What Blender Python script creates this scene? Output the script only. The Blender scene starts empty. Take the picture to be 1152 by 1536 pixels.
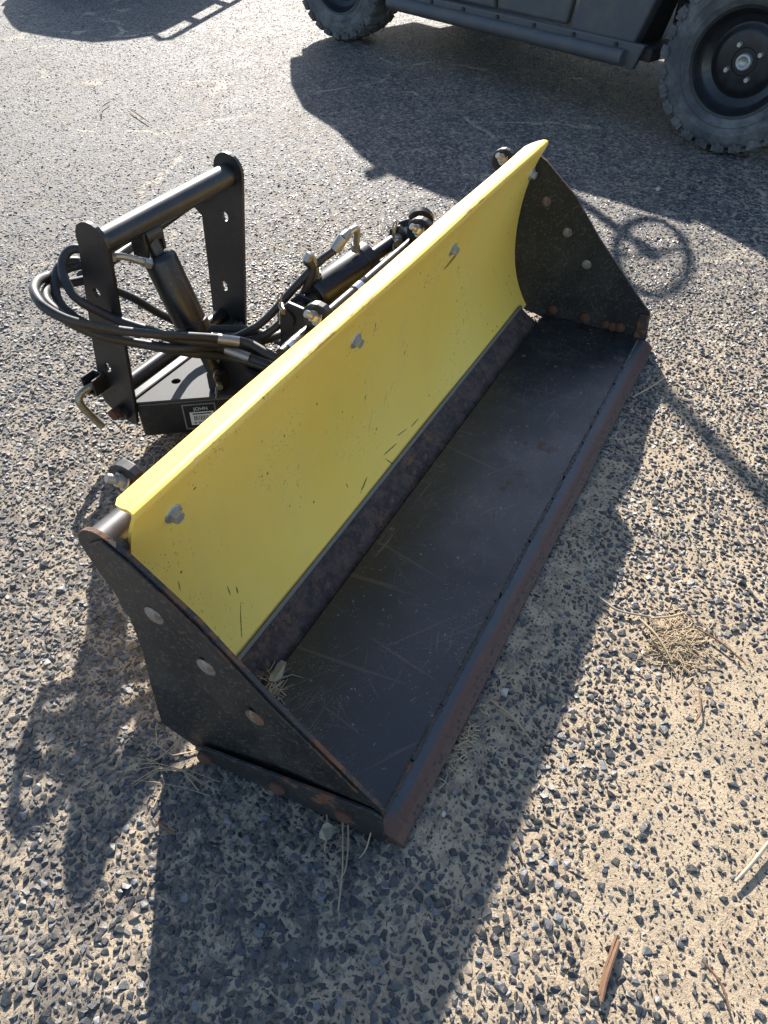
import bpy, bmesh, math, random
import numpy as np
from mathutils import Vector, Matrix, Euler

random.seed(7); rng = np.random.default_rng(7)
scene = bpy.context.scene
COL = scene.collection
R = math.radians

# ------------------------------------------------------------------ camera
cam_d = bpy.data.cameras.new("camera")
cam = bpy.data.objects.new("camera", cam_d); COL.objects.link(cam)
cam.location = (-0.3606, -0.1811, 1.0332)
cam.rotation_euler = (0.79289, -0.004434, -1.080568)
cam_d.sensor_fit = 'HORIZONTAL'; cam_d.sensor_width = 36.0
cam_d.lens = 36.0 * 1090.0 / 1152.0
cam_d.clip_start = 0.02; cam_d.clip_end = 500
scene.camera = cam

# ------------------------------------------------------------------ sky, sun, exposure
SUN_AZ, SUN_EL = 35.2, 28.0
world = bpy.data.worlds.new("World"); scene.world = world; world.use_nodes = True
wn = world.node_tree; wn.nodes.clear()
sky = wn.nodes.new("ShaderNodeTexSky"); sky.sky_type = 'NISHITA'; sky.sun_disc = False
sky.sun_elevation = R(SUN_EL); sky.sun_rotation = R(90 - SUN_AZ)
sky.air_density = 1.0; sky.dust_density = 0.8; sky.ozone_density = 2.0
bg = wn.nodes.new("ShaderNodeBackground"); bg.inputs[1].default_value = 0.09
wo = wn.nodes.new("ShaderNodeOutputWorld")
wn.links.new(sky.outputs[0], bg.inputs[0]); wn.links.new(bg.outputs[0], wo.inputs[0])
sun_d = bpy.data.lights.new("sun", 'SUN'); sun_d.energy = 4.6; sun_d.angle = R(0.53); sun_d.color = (1.0, 0.945, 0.87)
sun = bpy.data.objects.new("sun", sun_d); COL.objects.link(sun)
sdir = Vector((math.cos(R(SUN_AZ)) * math.cos(R(SUN_EL)), math.sin(R(SUN_AZ)) * math.cos(R(SUN_EL)), math.sin(R(SUN_EL))))
sun.rotation_euler = sdir.to_track_quat('Z', 'Y').to_euler(); sun.location = sdir * 20
vs = scene.view_settings
vs.view_transform = 'Standard'; vs.look = 'None'; vs.gamma = 1.0; vs.exposure = 1.6; vs.use_curve_mapping = False
scene.cycles.max_bounces = 8; scene.cycles.diffuse_bounces = 4

# ------------------------------------------------------------------ helpers: objects
def tag(o, label=None, cat=None, group=None, kind=None):
    if label: o["label"] = label
    if cat: o["category"] = cat
    if group: o["group"] = group
    if kind: o["kind"] = kind
    return o

def attach(o, parent):
    if parent is not None:
        o.parent = parent
        m = Matrix.Identity(4); q = parent; chain = []
        while q is not None:
            chain.append(q); q = q.parent
        for q in reversed(chain):
            m = m @ q.matrix_parent_inverse @ q.matrix_basis
        o.matrix_parent_inverse = m.inverted()
    return o

def link(name, me, mat, parent=None, smooth=False, bevel=0, keep_local=False):
    o = bpy.data.objects.new(name, me); COL.objects.link(o)
    if mat is not None and not me.materials:
        for m in (mat if isinstance(mat, (list, tuple)) else [mat]): me.materials.append(m)
    if smooth:
        me.polygons.foreach_set("use_smooth", [True] * len(me.polygons)); me.update()
    if bevel:
        b = o.modifiers.new("bevel", 'BEVEL'); b.width = bevel; b.segments = 2; b.limit_method = 'ANGLE'; b.angle_limit = R(40)
    if parent is not None:
        if keep_local: o.parent = parent
        else: attach(o, parent)
    return o

def empty(name, loc, rz=0):
    o = bpy.data.objects.new(name, None); COL.objects.link(o)
    o.location = loc; o.rotation_euler = (0, 0, rz); o.empty_display_size = 0.1
    return o

class MB:
    """collects verts/faces of one part"""
    def __init__(s): s.v = []; s.f = []; s.mi = []
    def add(s, v, f, mi=0):
        n = len(s.v); s.v += [tuple(p) for p in v]; s.f += [tuple(i + n for i in q) for q in f]; s.mi += [mi] * len(f); return s
    def box(s, lo, hi, mi=0):
        x0, y0, z0 = lo; x1, y1, z1 = hi
        return s.add([(x0,y0,z0),(x1,y0,z0),(x1,y1,z0),(x0,y1,z0),(x0,y0,z1),(x1,y0,z1),(x1,y1,z1),(x0,y1,z1)],
                     [(0,3,2,1),(4,5,6,7),(0,1,5,4),(1,2,6,5),(2,3,7,6),(3,0,4,7)], mi)
    def cyl(s, p0, p1, r0, r1=None, n=16, caps=True, mi=0):
        r1 = r0 if r1 is None else r1
        p0 = Vector(p0); p1 = Vector(p1); d = (p1 - p0).normalized()
        a = d.orthogonal().normalized(); b = d.cross(a)
        v = []
        for p, r in ((p0, r0), (p1, r1)):
            for k in range(n):
                t = 2 * math.pi * k / n; v.append(p + a * (r * math.cos(t)) + b * (r * math.sin(t)))
        f = [(k, (k+1) % n, n + (k+1) % n, n + k) for k in range(n)]
        if caps: f += [tuple(reversed(range(n))), tuple(range(n, 2*n))]
        return s.add(v, f, mi)
    def tube(s, pts, r, n=10, mi=0, sub=6, caps=True, radii=None, straight=False):
        P = [Vector(p) for p in pts]
        if not straight and len(P) > 2:
            Q = []
            E = [P[0]*2 - P[1]] + P + [P[-1]*2 - P[-2]]
            for i in range(1, len(E) - 2):
                for k in range(sub):
                    t = k / sub; p0, p1, p2, p3 = E[i-1:i+3]
                    Q.append(0.5 * ((2*p1) + (p2-p0)*t + (2*p0-5*p1+4*p2-p3)*t*t + (3*p1-p0-3*p2+p3)*t**3))
            Q.append(P[-1]); P = Q
        N = len(P); v = []; f = []
        a = None
        for i, p in enumerate(P):
            d = (P[min(i+1, N-1)] - P[max(i-1, 0)]).normalized()
            a = d.orthogonal().normalized() if a is None else (a - d * a.dot(d)).normalized()
            b = d.cross(a)
            rr = r if radii is None else radii[min(int(i * len(radii) / N), len(radii)-1)]
            for k in range(n):
                t = 2*math.pi*k/n; v.append(p + a*(rr*math.cos(t)) + b*(rr*math.sin(t)))
        for i in range(N-1):
            for k in range(n):
                f.append((i*n+k, i*n+(k+1) % n, (i+1)*n+(k+1) % n, (i+1)*n+k))
        if caps: f += [tuple(reversed(range(n))), tuple(range((N-1)*n, N*n))]
        return s.add(v, f, mi)
    def prism(s, poly, axis, a0, a1, mi=0, rim=None):
        """poly in the two other axes, extruded along axis between a0 and a1 (floats or per-vertex lists)"""
        n = len(poly); v = []
        for k, A in enumerate((a0, a1)):
            for i, (p, q) in enumerate(poly):
                h = A[i] if isinstance(A, (list, tuple)) else A
                v.append({0: (h, p, q), 1: (p, h, q), 2: (p, q, h)}[axis])
        area = sum(poly[i][0]*poly[(i+1) % n][1] - poly[(i+1) % n][0]*poly[i][1] for i in range(n))
        o = list(range(n)) if (area > 0) != (axis == 1) else list(reversed(range(n)))
        s.add(v, [tuple(reversed(o)), tuple(n+i for i in o)] , mi)
        base = len(s.v) - 2*n
        for i in range(n):
            a, b = o[i], o[(i+1) % n]
            s.f.append((base+a, base+b, base+n+b, base+n+a)); s.mi.append(mi if rim is None else rim)
        return s
    def revolve(s, prof, c, axis, n=32, mi=0):
        """prof = (radius, offset along axis); closed profile"""
        ax = Vector(axis).normalized(); a = ax.orthogonal().normalized(); b = ax.cross(a); c = Vector(c); m = len(prof); v = []; f = []
        for k in range(n):
            t = 2*math.pi*k/n; d = a*math.cos(t) + b*math.sin(t)
            for r, h in prof: v.append(c + d*r + ax*h)
        for k in range(n):
            k2 = (k+1) % n
            for j in range(m-1):
                f.append((k*m+j, k2*m+j, k2*m+j+1, k*m+j+1))
        return s.add(v, f, mi)
    def mesh(s, name):
        me = bpy.data.meshes.new(name); me.from_pydata(s.v, [], s.f); me.update()
        if any(s.mi): me.polygons.foreach_set("material_index", s.mi)
        return me
    def build(s, name, mat, parent=None, smooth=False, bevel=0, keep_local=False):
        me = s.mesh(name)
        o = link(name, me, mat, parent, False, bevel, keep_local)
        if smooth:
            for p in me.polygons: p.use_smooth = len(p.vertices) <= 4
            try: me.set_sharp_from_angle(angle=R(42))
            except Exception: pass
        return o

# ------------------------------------------------------------------ helpers: materials
class NT:
    def __init__(s, name):
        s.m = bpy.data.materials.new(name); s.m.use_nodes = True; s.t = s.m.node_tree; s.t.nodes.clear()
        s.out = s.n("OutputMaterial"); s.b = s.n("BsdfPrincipled"); s.t.links.new(s.b.outputs[0], s.out.inputs[0])
        s.tc = s.n("TexCoord"); s.co = s.tc.outputs["Object"]
    def n(s, k): return s.t.nodes.new("ShaderNode" + k)
    def l(s, a, b): s.t.links.new(a, b)
    def put(s, inp, v):
        if isinstance(v, bpy.types.NodeSocket): s.l(v, inp)
        elif isinstance(v, (tuple, list)):
            inp.default_value = tuple(v) + ((1,) if len(v) == 3 and inp.type == 'RGBA' else ())
        else: inp.default_value = v
    def noise(s, scale, detail=4, rough=0.55, co=None, dist=0.0, out=0):
        x = s.n("TexNoise"); x.inputs["Scale"].default_value = scale; x.inputs["Detail"].default_value = detail
        x.inputs["Roughness"].default_value = rough; x.inputs["Distortion"].default_value = dist
        s.l(co or s.co, x.inputs["Vector"]); return x.outputs[out]
    def vor(s, scale, feat='F1', co=None, rnd=1.0):
        x = s.n("TexVoronoi"); x.feature = feat; x.inputs["Scale"].default_value = scale; x.inputs["Randomness"].default_value = rnd
        s.l(co or s.co, x.inputs["Vector"]); return x
    def map(s, scale=(1,1,1), rot=(0,0,0), loc=(0,0,0), co=None):
        x = s.n("Mapping"); x.inputs["Scale"].default_value = scale; x.inputs["Rotation"].default_value = rot; x.inputs["Location"].default_value = loc
        s.l(co or s.co, x.inputs["Vector"]); return x.outputs[0]
    def step(s, v, lo, hi, a=0.0, b=1.0):
        x = s.n("MapRange"); x.interpolation_type = 'SMOOTHSTEP'
        s.put(x.inputs[0], v); s.put(x.inputs[1], lo); s.put(x.inputs[2], hi); s.put(x.inputs[3], a); s.put(x.inputs[4], b); return x.outputs[0]
    def math(s, op, a, b=0.0):
        x = s.n("Math"); x.operation = op; s.put(x.inputs[0], a); s.put(x.inputs[1], b); return x.outputs[0]
    def mix(s, f, a, b):
        x = s.n("Mix"); x.data_type = 'RGBA'; s.put(x.inputs[0], f); s.put(x.inputs[6], a); s.put(x.inputs[7], b); return x.outputs[2]
    def bump(s, h, strength=0.3, dist=0.002, nrm=None):
        x = s.n("Bump"); x.inputs["Strength"].default_value = strength; x.inputs["Distance"].default_value = dist
        s.put(x.inputs["Height"], h)
        if nrm is not None: s.l(nrm, x.inputs["Normal"])
        return x.outputs[0]
    def done(s, color=None, rough=None, metal=None, normal=None, spec=None):
        if color is not None: s.put(s.b.inputs["Base Color"], color)
        if rough is not None: s.put(s.b.inputs["Roughness"], rough)
        if metal is not None: s.put(s.b.inputs["Metallic"], metal)
        if normal is not None: s.l(normal, s.b.inputs["Normal"])
        if spec is not None: s.put(s.b.inputs["Specular IOR Level"], spec)
        return s.m
    def scratches(s, seeds, thr=0.68, stretch=40, base=5):
        """short thin streaks in a few directions"""
        tot = None
        for k, (rx, ry, rz) in enumerate(seeds):
            co = s.map((base, base*stretch, base*stretch), (0, 0, 0), (k*3.1, k*1.7, k*2.3), s.map((1, 1, 1), (rx, ry, rz)))
            st = s.step(s.noise(1.0, 2, 0.4, co), thr, thr + 0.03)
            tot = st if tot is None else s.math('MAXIMUM', tot, st)
        return tot

RUST = (0.105, 0.042, 0.020)
def worn_paint(name, base, rough=0.42, rust=0.62, dust=0.25, scratch=0.70, dustcol=(0.16, 0.14, 0.12), rustcol=RUST, scratchcol=(0.09, 0.09, 0.09), bump=0.15):
    s = NT(name)
    big = s.noise(5, 6, 0.6); fine = s.noise(55, 5, 0.65); mid = s.noise(18, 6, 0.7)
    comb = s.math('ADD', s.math('MULTIPLY', mid, 0.6), s.math('MULTIPLY', big, 0.4))
    rm = s.step(s.math('ADD', comb, s.math('MULTIPLY', s.math('SUBTRACT', fine, 0.5), 0.35)), rust, rust + 0.05)
    dm = s.math('MULTIPLY', s.step(s.noise(9, 7, 0.7), 0.4, 0.75), dust)
    sc = s.scratches([(0.3, 0.2, 0.9), (1.2, 0.7, 2.1), (0.6, 2.2, 0.2)], scratch)
    sp = s.vor(170); spm = s.math('MULTIPLY', s.step(sp.outputs["Distance"], 0.22, 0.10), s.step(s.noise(40, 2), 0.55, 0.62))
    col = s.mix(dm, base, dustcol)
    col = s.mix(s.math('MULTIPLY', sc, 0.6), col, scratchcol)
    col = s.mix(s.math('MULTIPLY', spm, 0.16), col, (0.20, 0.17, 0.14))
    rc = s.mix(fine, tuple(c*0.5 for c in rustcol), tuple(min(1, c*1.6) for c in rustcol))
    col = s.mix(rm, col, rc)
    ro = s.mix(rm, s.mix(dm, (rough,)*3, (0.75,)*3), (0.85,)*3)
    nb = s.bump(s.math('ADD', s.math('MULTIPLY', fine, s.math('ADD', rm, 0.15)), s.math('MULTIPLY', mid, 0.3)), bump, 0.002)
    return s.done(col, ro, 0.0, nb)

def plain(name, base, rough=0.5, metal=0.0, var=0.35, scale=30, bump=0.1):
    s = NT(name)
    nz = s.noise(scale, 6, 0.65)
    col = s.mix(nz, tuple(c*(1-var) for c in base), tuple(min(1, c*(1+var)) for c in base))
    return s.done(col, s.step(nz, 0.3, 0.7, max(0.05, rough-0.1), min(1, rough+0.12)), metal, s.bump(nz, bump, 0.001))

M = {}
M['black'] = worn_paint("black_paint", (0.016, 0.017, 0.019), 0.38, 0.70, 0.35, 0.72)
M['black2'] = worn_paint("hitch_black_paint", (0.009, 0.0095, 0.0105), 0.36, 0.72, 0.14, 0.72)
M['side'] = worn_paint("side_plate_paint", (0.014, 0.0142, 0.0142), 0.44, 0.66, 0.6, 0.645, (0.052, 0.046, 0.038), scratchcol=(0.085, 0.075, 0.065))
M['rust'] = worn_paint("rusty_steel", (0.030, 0.024, 0.021), 0.6, 0.47, 0.4, 0.7, (0.09, 0.06, 0.045), (0.13, 0.055, 0.027), bump=0.5)
def cutting_steel():
    s = NT("cutting_edge_steel"); a_ = s.noise(9, 7, 0.7); f_ = s.noise(110, 6, 0.75); m_ = s.noise(32, 6, 0.7)
    col = s.mix(s.step(m_, 0.35, 0.65), (0.036, 0.029, 0.029), (0.098, 0.064, 0.052))
    col = s.mix(s.math('MULTIPLY', s.step(f_, 0.5, 0.68), 0.55), col, (0.15, 0.095, 0.07))
    col = s.mix(s.math('MULTIPLY', s.step(f_, 0.45, 0.32), 0.6), col, (0.018, 0.016, 0.018))
    r_ = s.step(s.math('ADD', a_, s.math('MULTIPLY', s.math('SUBTRACT', f_, 0.5), 0.6)), 0.58, 0.68)
    col = s.mix(s.math('MULTIPLY', r_, 0.8), col, s.mix(f_, (0.09, 0.042, 0.02), (0.24, 0.12, 0.06)))
    return s.done(col, 0.8, 0, s.bump(s.math('ADD', f_, m_), 0.6, 0.003), 0.3)
M['cutting'] = cutting_steel()
M['bareedge'] = plain("bare_sheet_edge", (0.17, 0.155, 0.125), 0.65, 0.0, 0.4, 60, 0.3)
M['angle'] = worn_paint("angle_iron_paint", (0.018, 0.018, 0.019), 0.5, 0.545, 0.5, 0.68, (0.06, 0.05, 0.042), (0.11, 0.047, 0.024), bump=0.4)
M['zinc'] = plain("zinc_bolt", (0.44, 0.43, 0.40), 0.5, 0.6, 0.3, 120)
def bolt_metal():
    s = NT("weathered_bolt"); oi = s.n("ObjectInfo"); f_ = s.noise(140, 6, 0.7); g_ = s.noise(45, 5, 0.7)
    r_ = s.step(s.math('ADD', g_, s.math('MULTIPLY', oi.outputs["Random"], 0.25)), 0.52, 0.66)
    col = s.mix(r_, s.mix(f_, (0.16, 0.145, 0.125), (0.36, 0.33, 0.28)), s.mix(f_, (0.07, 0.038, 0.022), (0.20, 0.11, 0.06)))
    return s.done(col, s.step(r_, 0, 1, 0.5, 0.85), s.step(r_, 0, 1, 0.5, 0.0), s.bump(f_, 0.4, 0.001))
M['boltrust'] = bolt_metal()
M['rustbolt'] = plain("rusted_bolt", (0.085, 0.036, 0.020), 0.9, 0.0, 0.5, 200, 0.6)
M['rubber'] = plain("hose_rubber", (0.022, 0.022, 0.022), 0.55, 0.0, 0.4, 60, 0.15)
M['crimp'] = plain("hose_crimp", (0.30, 0.30, 0.28), 0.45, 0.7, 0.3, 90)
M['chrome'] = plain("cylinder_rod", (0.55, 0.55, 0.55), 0.18, 1.0, 0.1, 40, 0.02)
M['brass'] = plain("pin_steel", (0.28, 0.255, 0.20), 0.40, 0.7, 0.35, 70, 0.1)
M['greytop'] = worn_paint("hitch_top_plate", (0.030, 0.033, 0.037), 0.72, 0.74, 0.35, 0.70, (0.09, 0.088, 0.085))
M['sticker'] = plain("sticker_white", (0.55, 0.56, 0.55), 0.5, 0, 0.1)
M['stickdark'] = plain("sticker_dark", (0.012, 0.013, 0.014), 0.45, 0, 0.1)
M['stickgrey'] = plain("sticker_grey", (0.16, 0.165, 0.165), 0.5, 0, 0.1)

def yellow_paint():
    s = NT("yellow_paint")
    big = s.noise(3.0, 4, 0.5); fine = s.noise(70, 4, 0.6)
    base = s.mix(s.step(big, 0.35, 0.7), (0.92, 0.585, 0.098), (0.93, 0.625, 0.135))
    # pale rub marks
    rub = s.scratches([(0.1, 0.3, 0.4), (0.5, 1.2, 2.0)], 0.69, 14, 5)
    base = s.mix(s.math('MULTIPLY', rub, 0.22), base, (0.84, 0.68, 0.30))
    # chips: elongated specks down to dark metal, clustered
    cl = s.step(s.noise(6, 3), 0.50, 0.60)
    co = s.map((30, 30, 10), (0.0, 0.0, 0.0), (0, 0, 0), s.map((1, 1, 1), (0, 0.25, 0)))
    chip = s.math('MULTIPLY', s.step(s.noise(3.0, 3, 0.6, co), 0.69, 0.71), cl)
    sp = s.vor(45); dots = s.math('MULTIPLY', s.step(sp.outputs["Distance"], 0.13, 0.09), s.step(s.noise(11, 2), 0.58, 0.62))
    scr = s.math('MULTIPLY', s.scratches([(0.4, 0.9, 0.2), (0.2, 2.0, 0.7)], 0.70, 45, 9), cl)
    mask = s.math('MAXIMUM', s.math('MAXIMUM', chip, dots), scr)
    # one large chip beside the third bolt (x, z in metres)
    def blob(x, y, z, sx, sz, ang, amp):
        mp = s.n("Mapping"); mp.vector_type = 'TEXTURE'
        mp.inputs["Location"].default_value = (x, y, z); mp.inputs["Rotation"].default_value = (0, ang, 0); mp.inputs["Scale"].default_value = (sx, 0.05, sz)
        s.l(s.co, mp.inputs["Vector"])
        ln = s.n("VectorMath"); ln.operation = 'LENGTH'; s.l(mp.outputs[0], ln.inputs[0])
        nz = s.noise(1.0, 3, 0.7, s.map((170, 170, 420), (0, 0, 0), (0, 0, 0), s.map((1, 1, 1), (0, -ang, 0))))
        return s.step(s.math('ADD', ln.outputs["Value"], s.math('MULTIPLY', s.math('SUBTRACT', nz, 0.5), amp)), 1.02, 0.92)
    for bx_, by_, bz_, ln_, wd_, an_, am_ in (
            (0.6746, 0.3514, 0.0673, 0.0300, 0.0020, 0.110, 1.9), (0.6590, 0.3365, 0.0475, 0.0203, 0.0024, 1.045, 1.6), (0.5608, 0.3497, 0.0637, 0.0210, 0.0028, -0.242, 1.8),
            (0.7739, 0.3337, 0.0374, 0.0050, 0.0040, 0.340, 0.8), (0.1634, 0.3560, 0.0778, 0.0300, 0.0020, -0.917, 1.8), (0.1865, 0.3742, 0.1231, 0.0063, 0.0030, -1.387, 1.0),
            (0.1722, 0.3778, 0.1355, 0.0098, 0.0020, -1.472, 1.2), (0.0911, 0.3873, 0.2270, 0.0102, 0.0018, -1.529, 1.0), (0.9860, 0.3733, 0.3453, 0.0340, 0.0070, -0.194, 1.5),
            (0.5173, 0.3619, 0.0891, 0.0047, 0.0022, -1.478, 0.8), (0.7872, 0.3493, 0.0627, 0.0163, 0.0018, 0.006, 1.6), (0.7339, 0.3532, 0.0708, 0.0220, 0.0016, 0.168, 1.8)):
        mask = s.math('MAXIMUM', mask, s.math('MULTIPLY', blob(bx_, by_, bz_, ln_, wd_*(.62 if wd_ < .006 else .8), an_, am_*1.15), 0.85))
    # worn crest: brownish primer broken line
    sx = s.n("SeparateXYZ"); s.l(s.co, sx.inputs[0])
    crest = s.step(s.math('ABSOLUTE', s.math('SUBTRACT', sx.outputs[2], 0.4545)), 0.0035, 0.001)
    crest = s.math('MULTIPLY', crest, s.step(s.noise(1.0, 5, 0.75, s.map((9, 60, 60))), 0.53, 0.60))
    col = s.mix(s.math('MULTIPLY', crest, 0.75), base, (0.34, 0.15, 0.07))
    col = s.mix(mask, col, s.mix(fine, (0.045, 0.024, 0.016), (0.16, 0.08, 0.04)))
    # road film towards bottom drips
    film = s.math('MULTIPLY', s.step(s.noise(1.0, 7, 0.72, s.map((16, 16, 5))), 0.45, 0.75), 0.14)
    col = s.mix(film, col, (0.62, 0.45, 0.16))
    ro = s.mix(mask, s.mix(fine, (0.36,)*3, (0.48,)*3), (0.8,)*3)
    nb = s.bump(s.math('SUBTRACT', s.math('MULTIPLY', fine, 0.08), mask), 0.25, 0.001)
    return s.done(col, ro, 0, nb, 0.3)
M['yellow'] = yellow_paint()

def floor_paint():
    s = NT("bucket_floor_paint")
    fine = s.noise(80, 5, 0.65); mid = s.noise(14, 7, 0.7)
    base = s.mix(s.step(s.noise(4, 5), 0.3, 0.7), (0.0105, 0.012, 0.0135), (0.020, 0.0215, 0.023))
    dm = s.math('MULTIPLY', s.step(mid, 0.48, 0.78), 0.25)
    col = s.mix(dm, base, (0.075, 0.07, 0.062))
    sc = s.scratches([(0, 0, 0.5), (0, 0, 1.3), (0, 0, 2.2), (0, 0, 2.8), (0, 0, 0.05)], 0.68, 30, 9)
    col = s.mix(s.math('MULTIPLY', s.math('MULTIPLY', sc, s.step(s.noise(5, 3), 0.42, 0.62)), 0.5), col, (0.13, 0.12, 0.11))
    sp = s.vor(240); spm = s.math('MULTIPLY', s.step(sp.outputs["Distance"], 0.32, 0.15), s.math('MULTIPLY', s.step(s.noise(30, 3), 0.46, 0.60), s.step(s.noise(4, 4), 0.35, 0.65)))
    col = s.mix(s.math('MULTIPLY', spm, 0.7), col, (0.24, 0.20, 0.16))
    rm = s.step(s.math('ADD', mid, s.math('MULTIPLY', s.math('SUBTRACT', fine, 0.5), 0.4)), 0.645, 0.69)
    rsp = s.vor(30); rm = s.math('MAXIMUM', rm, s.math('MULTIPLY', s.step(rsp.outputs["Distance"], 0.22, 0.14), s.step(s.noise(12, 2), 0.58, 0.62)))
    col = s.mix(s.math('MULTIPLY', rm, 0.85), col, s.mix(fine, (0.06, 0.03, 0.018), (0.17, 0.09, 0.05)))
    sk2 = s.math('MULTIPLY', s.step(s.noise(125, 3, 0.6), 0.665, 0.70), s.step(s.noise(6, 4), 0.32, 0.55))
    col = s.mix(s.math('MULTIPLY', sk2, 0.8), col, (0.21, 0.19, 0.165))
    lng = s.scratches([(0, 0, 1.45), (0, 0, 1.75), (0, 0, 0.6)], 0.695, 40, 2.2)
    col = s.mix(s.math('MULTIPLY', lng, 0.45), col, (0.10, 0.075, 0.058))
    ro = s.mix(rm, s.mix(s.step(s.noise(3.5, 6, 0.7), 0.35, 0.7), (0.27,)*3, (0.52,)*3), (0.85,)*3)
    return s.done(col, ro, 0, s.bump(s.math('ADD', s.math('MULTIPLY', fine, 0.25), s.math('MULTIPLY', mid, 0.6)), 0.18, 0.002))
M['floor'] = floor_paint()

def wear_strip():
    """front wear edge: grey band by the weld, rust band, pitted dark lip (bands run along x)"""
    s = NT("wear_strip_steel")
    sx = s.n("SeparateXYZ"); s.l(s.co, sx.inputs[0])
    fine = s.noise(90, 6, 0.7); mid = s.noise(22, 6, 0.7)
    y = s.math('ADD', sx.outputs[1], s.math('MULTIPLY', s.math('SUBTRACT', mid, 0.5), 0.016))
    grey = s.mix(mid, (0.030, 0.034, 0.039), (0.060, 0.064, 0.068))
    rust = s.mix(fine, (0.045, 0.022, 0.014), (0.155, 0.070, 0.038))
    pit = s.vor(120); lip = s.mix(s.step(pit.outputs["Distance"], 0.2, 0.5), (0.022, 0.022, 0.026), (0.10, 0.048, 0.028))
    col = s.mix(s.step(y, 0.003, -0.003), grey, rust)
    col = s.mix(s.step(y, -0.010, -0.015), col, lip)
    col = s.mix(s.step(y, -0.021, -0.024), col, rust)
    col = s.mix(s.step(sx.outputs[0], 0.035, 0.012), col, rust)
    return s.done(col, s.step(y, -0.012, 0.004, 0.62, 0.36), 0, s.bump(s.math('ADD', fine, s.math('MULTIPLY', mid, 0.6)), 0.35, 0.002))
M['strip'] = wear_strip()

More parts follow.
